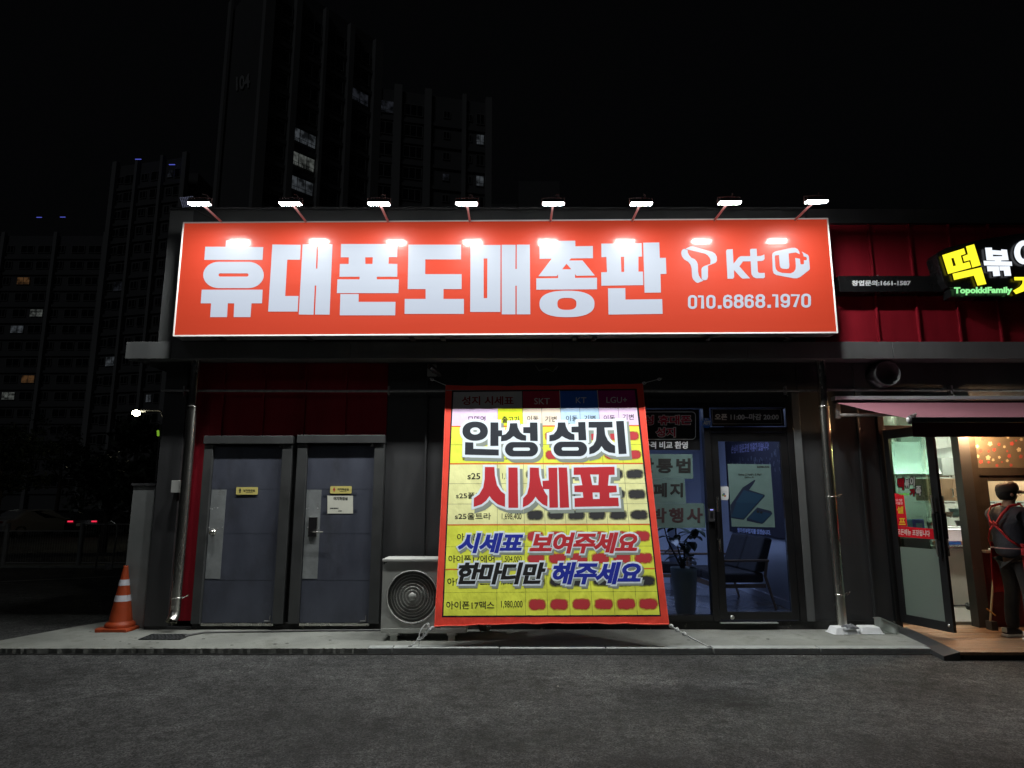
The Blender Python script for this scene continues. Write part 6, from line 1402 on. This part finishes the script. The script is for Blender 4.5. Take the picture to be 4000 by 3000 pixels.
# cars
M_cg = mat('car_glass', (.01, .012, .014), .05, 0, 0)
M_tyre = mat('tyre', (.01, .01, .01), .8)
def car(label, loc, rz, col, van=False, tail=False):
    t = thing('parked_car' if not van else 'parked_van', label, 'car' if not van else 'van', (0, 0, 0), 0, 'cars parked beyond the fence'); ORG[t.name] = Vector()
    mc = mat('car_paint_%02d' % int(col[0]*100), col, .22, .2, .03, coat=.6)
    L_ = 4.5; Wd = 1.8
    if van: pr = [(-2.3, .35), (-2.35, .8), (-2.25, 1.75), (-1.9, 1.95), (1.2, 1.97), (1.75, 1.35), (2.3, 1.1), (2.4, .6), (2.3, .35)]; gl = [(-2.0, 1.1), (-1.95, 1.75), (1.15, 1.78), (1.6, 1.3), (1.6, 1.1)]
    else: pr = [(-2.2, .32), (-2.25, .65), (-2.15, .95), (-1.7, 1.02), (-1.15, 1.38), (-.6, 1.47), (.3, 1.45), (1.05, 1.0), (1.9, .88), (2.2, .7), (2.25, .4), (2.15, .3)]; gl = [(-1.6, 1.02), (-1.05, 1.36), (-.6, 1.42), (.25, 1.40), (.92, 1.02)]
    m = MB(); n_ = len(pr); vs = []
    for y_, s_, tuck in ((-Wd/2, .985, 0), (-Wd/2+.12, 1, 1), (Wd/2-.12, 1, 1), (Wd/2, .985, 0)):
        for x_, z_ in pr:
            yy = y_
            if z_ > 1.05: yy = y_*(.86 if not van else .95)
            vs.append((x_*s_, yy, z_*(.97 if not tuck else 1)))
    fs = [(j*n_+i, j*n_+(i+1) % n_, (j+1)*n_+(i+1) % n_, (j+1)*n_+i) for j in range(3) for i in range(n_)]+[tuple(range(n_-1, -1, -1)), tuple(range(3*n_, 4*n_))]
    m.add(vs, fs, False); m.build('body', mc, t, .05)
    k_ = .86 if not van else .95
    for s_ in (1, -1):
        MB().slab([(x_*.97, s_*(Wd/2*k_+.012+(.06 if z_ < 1.1 and not van else 0)), z_*.975) for x_, z_ in gl], (0, -.02*s_, 0)).build('side_window', M_cg, t)
        for x_ in (-1.35, 1.35):
            wh = MB().lathe([(.2, -.1), (.31, -.1), (.33, -.07), (.33, .07), (.31, .1), (.2, .1)], (x_, s_*(Wd/2-.1), .33), 18, 'y').build('tyre', M_tyre, t)
            MB().lathe([(0, -.06), (.19, -.09), (.2, .0)], (x_, s_*(Wd/2-.1), .33), 12, 'y').build('rim', M_galv, wh)
        MB().box(-2.27, -2.2, s_*.60-.13, s_*.60+.11, .80, .87).build('tail_light', emit('tail_glow', (1, .03, .08), 1.0) if tail else mat('tail_lens', (.2, .01, .01), .2), t)
        MB().box(2.1, 2.2, s_*.62-.18, s_*.62+.18, .66, .78).build('headlight', mat('headlight_lens', (.5, .5, .5), .1), t)
    a0_, a1_ = (gl[0], gl[1]) if not van else ((-2.32, 1.1), (-2.24, 1.7))
    MB().slab([(a0_[0]-.04, -.68, a0_[1]+.02), (a0_[0]-.04, .68, a0_[1]+.02), (a1_[0]-.05, .6, a1_[1]+.0), (a1_[0]-.05, -.6, a1_[1]+.0)], (.03, 0, -.0)).build('rear_window', M_cg, t)
    MB().box(-2.275, -2.26, -.26, .26, .6, .72).build('number_plate', M_white, t)
    t.location = loc; t.rotation_euler = (0, 0, rz); return t
gzz = -.36
car('dark parked car with glowing red tail lights nearest the building corner', (-23.2, 38.5, gzz), math.radians(96), (.03, .03, .035), tail=True)
car('pale parked van behind the car with red tail lights', (-22.0, 45.5, gzz), math.radians(100), (.45, .45, .46), van=True)
car('silver parked car left of the one with red tail lights', (-26.3, 37.5, gzz), math.radians(70), (.35, .35, .36))
car('grey parked car in the middle of the row beyond the fence', (-28.4, 36.0, gzz), math.radians(64), (.12, .12, .13))
car('white parked car at the left end of the row near the fence post', (-31.0, 36.5, gzz), math.radians(115), (.55, .55, .55))
car('black parked car partly cut off by the left picture edge', (-27.9, 30.5, gzz), math.radians(75), (.02, .02, .02))
# trees
def tree(label, x_, y_, h_, cr_, n=1500):
    t = thing('tree', label, 'tree', (x_, y_, gz(y_)), group='dark trees beside the car park')
    tk = MB().tube([(x_, y_, gz(y_)), (x_+.1, y_, h_*.35), (x_-.05, y_, h_*.75)], [.16, .12, .05], 8)
    for k in range(7): a_ = k*2.4; z0 = h_*(.3+.06*k); tk.tube([(x_, y_, z0), (x_+cr_*.7*math.cos(a_), y_+cr_*.7*math.sin(a_), z0+h_*.2)], [.05, .015], 5)
    tk.build('trunk', mat('bark', (.06, .05, .04), .9), t)
    m = MB(); cl = [(x_+random.gauss(0, cr_*.45), y_+random.gauss(0, cr_*.45), h_*random.uniform(.42, 1.0), random.uniform(.25, .55)) for _ in range(26)]
    for _ in range(n):
        c_ = random.choice(cl); p = Vector((random.gauss(c_[0], c_[3]*.5), random.gauss(c_[1], c_[3]*.5), random.gauss(c_[2], c_[3]*.45)))
        a_, b__ = Vector((random.gauss(0, 1), random.gauss(0, 1), random.gauss(0, 1))).normalized()*.12, Vector((random.gauss(0, 1), random.gauss(0, 1), random.gauss(0, 1))).normalized()*.07
        m.quad(p-a_, p+b__, p+a_, p-b__)
    m.build('crown', mat('night_leaf', (.04, .055, .035), .6, 0, .4, 3), t)
tree('dark bushy tree right behind the screen wall at the building corner', PY(598, 1800, 20).x, 20, 3.6, 1.1, 3600)
tree('dark tree under the glowing street lamp', PY(430, 1850, 26).x, 26, 3.3, 1.5, 3000)
tree('dark tree at the left picture edge beyond the fence', PY(20, 1700, 33).x, 33, 5.2, 2.2, 4200)
tree('dark tree in the gap between the street lamp and the left edge', PY(240, 1800, 48).x, 48, 7.5, 3.0, 2200)

# ================================================================== APARTMENT TOWERS
def proj(p):
    q = Vector(p)-CAMP; d = q.y*ct+q.z*st; return (2000+F*q.x/d, 1500-F*(q.z*ct-q.y*st)/d)
M_tw = mat('tower_wall', (.34, .34, .34), .8, 0, .1, .1); M_tw2 = mat('tower_wall_dark', (.17, .17, .175), .8, 0, .1, .1); M_tg = mat('tower_glass', (.02, .022, .026), .15, 0, 0); M_tf = mat('tower_window_frame', (.30, .30, .30), .6)
LITX = 1
LIT = {0: emit('window_lit_cool', (.75, .85, .95), .05), 1: emit('window_lit_white', (.85, .92, .85), .075), 2: emit('window_lit_dim', (.5, .55, .7), .02), 3: emit('window_lit_warm', (1, .5, .2), .05)}
for lm in LIT.values():   # curtains and furniture break up each lit pane
    nt = lm.node_tree; e_ = [n for n in nt.nodes if n.type == 'EMISSION'][0]; tc = nt.nodes.new('ShaderNodeTexCoord'); n_ = nt.nodes.new('ShaderNodeTexNoise'); n_.inputs['Scale'].default_value = 1.3; n_.inputs['Detail'].default_value = 3
    gm_ = nt.nodes.new('ShaderNodeNewGeometry'); nt.links.new(gm_.outputs['Position'], n_.inputs['Vector'])
    mr = nt.nodes.new('ShaderNodeMapRange'); mr.inputs['From Min'].default_value = .38; mr.inputs['From Max'].default_value = .62; mr.inputs['To Min'].default_value = e_.inputs[1].default_value*.12; mr.inputs['To Max'].default_value = e_.inputs[1].default_value*1.1
    nt.links.new(n_.outputs['Fac'], mr.inputs['Value']); nt.links.new(mr.outputs['Result'], e_.inputs[1])
WM = {}
def win_mesh(w_, h_, kind, style):
    key = (round(w_, 2), round(h_, 2), kind, style)
    if key in WM: return WM[key]
    m = MB(); fr = .07
    m.box(-w_/2, w_/2, -.06, .02, -h_/2, -h_/2+fr); m.box(-w_/2, w_/2, -.06, .02, h_/2-fr, h_/2); m.box(-w_/2, -w_/2+fr, -.06, .02, -h_/2+fr, h_/2-fr); m.box(w_/2-fr, w_/2, -.06, .02, -h_/2+fr, h_/2-fr)
    xs_ = [w_*(-.5+(k+1)/(style+1)) for k in range(style)]
    for x_ in xs_: m.box(x_-.035, x_+.035, -.05, .02, -h_/2+fr, h_/2-fr)
    nf = len(m.f)
    if kind >= 0:   # balcony railing and a curtain in front of the glow
        for k in range(int(w_/.22)): x_ = -w_/2+.1+k*.22; m.box(x_-.015, x_+.015, -.09, -.07, -h_/2, -h_/2+.5*h_*.5)
        m.box(-w_/2, w_/2, -.095, -.065, -h_/2+.25*h_, -h_/2+.25*h_+.04); nf = len(m.f)
    m.quad((-w_/2+fr, 0, -h_/2+fr), (w_/2-fr, 0, -h_/2+fr), (w_/2-fr, 0, h_/2-fr), (-w_/2+fr, 0, h_/2-fr))
    me = bpy.data.meshes.new('window'); me.from_pydata([tuple(v) for v in m.v], [], m.f); me.materials.append(M_tf); me.materials.append(M_tg if kind < 0 else LIT[kind])
    for i, p in enumerate(me.polygons): p.material_index = 1 if i >= nf else 0
    WM[key] = me; return me
def facade(t, A, Bp, z0, fl, fh, bays, want, wall=M_tw, piers=(), lo=6):
    """A->B in plan, bays = (centre fraction, width, height, mullions)"""
    A, Bp = Vector((A[0], A[1], 0)), Vector((Bp[0], Bp[1], 0)); d = Bp-A; Lg = d.length; d.normalize(); n = Vector((d.y, -d.x, 0))
    if n.dot(Vector((0, -1, 0))) < 0 and abs(n.y) > .2: n = -n
    ang = math.atan2(d.y, d.x)
    o0 = ORG[t.name]
    MB().hexa([A, Bp, Bp-n*.6, A-n*.6, A+Vector((0, 0, fl*fh+1.2)), Bp+Vector((0, 0, fl*fh+1.2)), Bp-n*.6+Vector((0, 0, fl*fh+1.2)), A-n*.6+Vector((0, 0, fl*fh+1.2))]).build('wall', wall, t)
    for f, w_ in piers:
        p = A+d*(f*Lg); MB().hexa([p-d*w_/2, p+d*w_/2, p+d*w_/2+n*.7, p-d*w_/2+n*.7]+[q+Vector((0, 0, fl*fh+1.7)) for q in (p-d*w_/2, p+d*w_/2, p+d*w_/2+n*.7, p-d*w_/2+n*.7)]).build('pier', M_tw, t)
    for k in range(lo, fl):
        for bi, (f, w_, h_, stl) in enumerate(bays):
            p = A+d*(f*Lg)+n*.1+Vector((0, 0, k*fh+fh*.55)); u, v = proj(p); kind = -1
            best = None
            for q in want:
                if q[4]: continue
                if abs(u-q[0]) < q[3] and abs(v-q[1]) < q[3]*1.1: best = q; break
            if best: kind = best[2]; best[4] = True
            o = bpy.data.objects.new('window', win_mesh(w_, h_, kind, stl)); C.objects.link(o); o.parent = t; o.location = p-o0; o.rotation_euler = (0, 0, ang if n.dot(Vector((d.y, -d.x, 0))) > 0 else ang+math.pi)
        # spandrel ledge between floors
    sl_ = MB()
    for k in range(lo, fl):
        zc_ = k*fh; sl_.hexa([A+n*.001+Vector((0, 0, zc_-.25)), Bp+n*.001+Vector((0, 0, zc_-.25)), Bp+n*.28+Vector((0, 0, zc_-.25)), A+n*.28+Vector((0, 0, zc_-.25))]+[q+Vector((0, 0, .45)) for q in (A+n*.001+Vector((0, 0, zc_-.25)), Bp+n*.001+Vector((0, 0, zc_-.25)), Bp+n*.28+Vector((0, 0, zc_-.25)), A+n*.28+Vector((0, 0, zc_-.25)))])
    o = sl_.build('floor_ledge', M_tw2, t); o['kind'] = 'stuff'
def W_(u, v, k, r=38): return [u, v, k, r, False]
Bc, Cc, Ec = (-27.6, 66.0), (-17.6, 77.5), (-3.2, 81.0)
t1 = thing('apartment_tower', 'tall curved apartment tower numbered 104 with several lit windows behind the sign', 'building', (-18, 74, 0))
want1 = [W_(1238, 485, 1, 45), W_(1202, 560, 0, 45), W_(1224, 660, 1, 45), W_(1196, 757, 0, 45), W_(1255, 215, 2, 45), W_(1402, 418, 2, 40)]
facade(t1, Bc, Cc, 0, 20, 2.92, [(.13, 2.6, 1.6, 1), (.37, 3.1, 1.7, 2), (.60, 2.6, 1.7, 1), (.85, 2.6, 1.7, 1)], want1, M_tw2, [(.02, 1.1), (.25, .7), (.49, .4), (.73, .7), (1.0, 1.2)])
want2 = [W_(1875, 560, 0, 24), W_(1875, 724, 0, 24), W_(1742, 675, 2, 24), W_(1512, 450, 2, 35)]
facade(t1, Cc, Ec, 0, 18, 2.92, [(.10, 2.0, 1.7, 1), (.34, 2.4, 1.6, 2), (.63, .9, 1.0, 1), (.83, .8, 1.0, 1), (.93, 1.1, 1.5, 1)], want2, M_tw2, [(.20, 1.0), (.46, .9), (.78, .5), (1.0, .8)])
MB().hexa([(-27.75, 66.0, 0), (-34.5, 73.0, 0), (-24, 84, 0), (-17.8, 78.2, 0)]+[(a_, b__, 61) for a_, b__ in ((-27.75, 66.0), (-34.5, 73.0), (-24, 84), (-17.8, 78.2))]).build('end_wall', M_tw2, t1)
MB().hexa([(-34.6, 72.8, 0), (-34.0, 72.1, 0), (-34.2, 71.9, 0), (-34.9, 72.6, 0), (-34.6, 72.8, 62), (-34.0, 72.1, 62), (-34.2, 71.9, 62), (-34.9, 72.6, 62)]).build('pier', M_tw, t1)
MB().hexa([(-17.5, 78.2, 0), (-3.2, 81.7, 0), (-5, 92, 0), (-20, 90, 0)]+[(a_, b__, 54) for a_, b__ in ((-17.5, 78.2), (-3.2, 81.7), (-5, 92), (-20, 90))]).build('roof_block', M_tw2, t1)
EPn = Vector((-7.0, -6.75, 0)).normalized(); EP = Plane(Vector((-27.75, 66.0, 0))+EPn*.1, EPn)
text('104', mat('tower_number', (.55, .55, .55), .7), t1, EP, (922, 300, 975, 355), .03, .05, rise=14, name='number')
t2 = thing('apartment_tower', 'distant dark apartment tower with two blue roof lights left of tower 104', 'building', (-55, 96, 0))
want3 = [W_(653, 674, 2, 26), W_(434, 1397, 0, 30), W_(601, 1547, 0, 40), W_(422, 1520, 2, 30), W_(468, 1105, 2, 30)]
facade(t2, (-62.5, 98), (-50, 95), 0, 18, 2.92, [(.08, 1.2, 1.2, 1), (.22, 2.2, 1.5, 1), (.42, 1.2, 1.2, 1), (.6, 2.2, 1.5, 1), (.78, 1.0, 1.2, 1), (.92, 2.0, 1.5, 1)], want3, M_tw2, [(.0, .8), (.32, .5), (.68, .5), (1.0, .8)], lo=3)
MB().box(-62.5, -50, 98.7, 108, 0, 53).build('block', M_tw2, t2)
t3 = thing('apartment_tower', 'wide dark apartment block with scattered lit windows at the left picture edge', 'building', (-85, 112, 0))
want4 = [W_(266, 932, 1, 24), W_(225, 1193, 0, 24), W_(153, 1248, 1, 24), W_(58, 1292, 0, 24), W_(89, 1117, 3, 24), W_(315, 1133, 0, 20), W_(240, 1298, 2, 20), W_(277, 1450, 1, 22), W_(345, 1446, 0, 20), W_(24, 1572, 1, 30), W_(109, 1470, 3, 18), W_(365, 1595, 0, 22), W_(468, 1105, 0, 20), W_(456, 1220, 0, 20)]
facade(t3, (-108, 112), (-64, 112), 0, 16, 2.92, [(.03+.068*k, 2.3 if k % 3 else 1.2, 1.4, 1) for k in range(15)], want4, M_tw2, [(.0, .8), (.2, .6), (.41, .6), (.62, .6), (.82, .6), (1.0, .8)], lo=1)
MB().box(-108, -64, 112.7, 122, 0, 48).build('block', M_tw2, t3)
for u, v, tt, D in ((540, 622, t2, 95), (672, 643, t2, 95), (153, 849, t3, 111.5), (245, 848, t3, 111.5)):
    p = PY(u, v, D-.9); MB().box(p.x-.45, p.x+.45, D-.95, D-.85, p.z-.04, p.z+.04).build('roof_light', emit('blue_roof_light', (.15, .18, 1), .55), tt)
t4 = thing('apartment_tower', 'faint low dark tower right of tower 104 above the sign', 'building', (10, 120, 0))
p4 = PY(2040, 708, 100); MB().box(p4.x-.6, p4.x+6, 100, 108, 0, p4.z).build('wall', M_tw2, t4); MB().box(p4.x-6, p4.x-.7, 103, 110, 0, p4.z-2.5).build('wall', M_tw2, t4)

# small weeds at the foot of the kerb
wd = thing('weed', 'small green weed growing from the kerb joint below the air conditioner', 'weed', tuple(PZ(1560, 2552, .0)))
m = MB()
for k in range(46):
    p = PZ(1500+random.uniform(0, 110), 2551, .004); a_ = random.uniform(0, 6.28); l_ = random.uniform(.012, .03); d = Vector((math.cos(a_), math.sin(a_)*.4-.3, random.uniform(.2, .8))).normalized(); q = d.cross(Vector((0, 0, 1))).normalized()*.005
    m.quad(p, p+d*l_*.5+q, p+d*l_, p+d*l_*.5-q)
m.build('leaves', mat('weed_green', (.09, .15, .04), .6), wd)

for m_ in bpy.data.materials:   # deeper folds in the banner cloth
    if m_.name.startswith('banner_') and m_.node_tree:
        for n_ in m_.node_tree.nodes:
            if n_.type == 'BUMP': n_.inputs['Distance'].default_value = .06
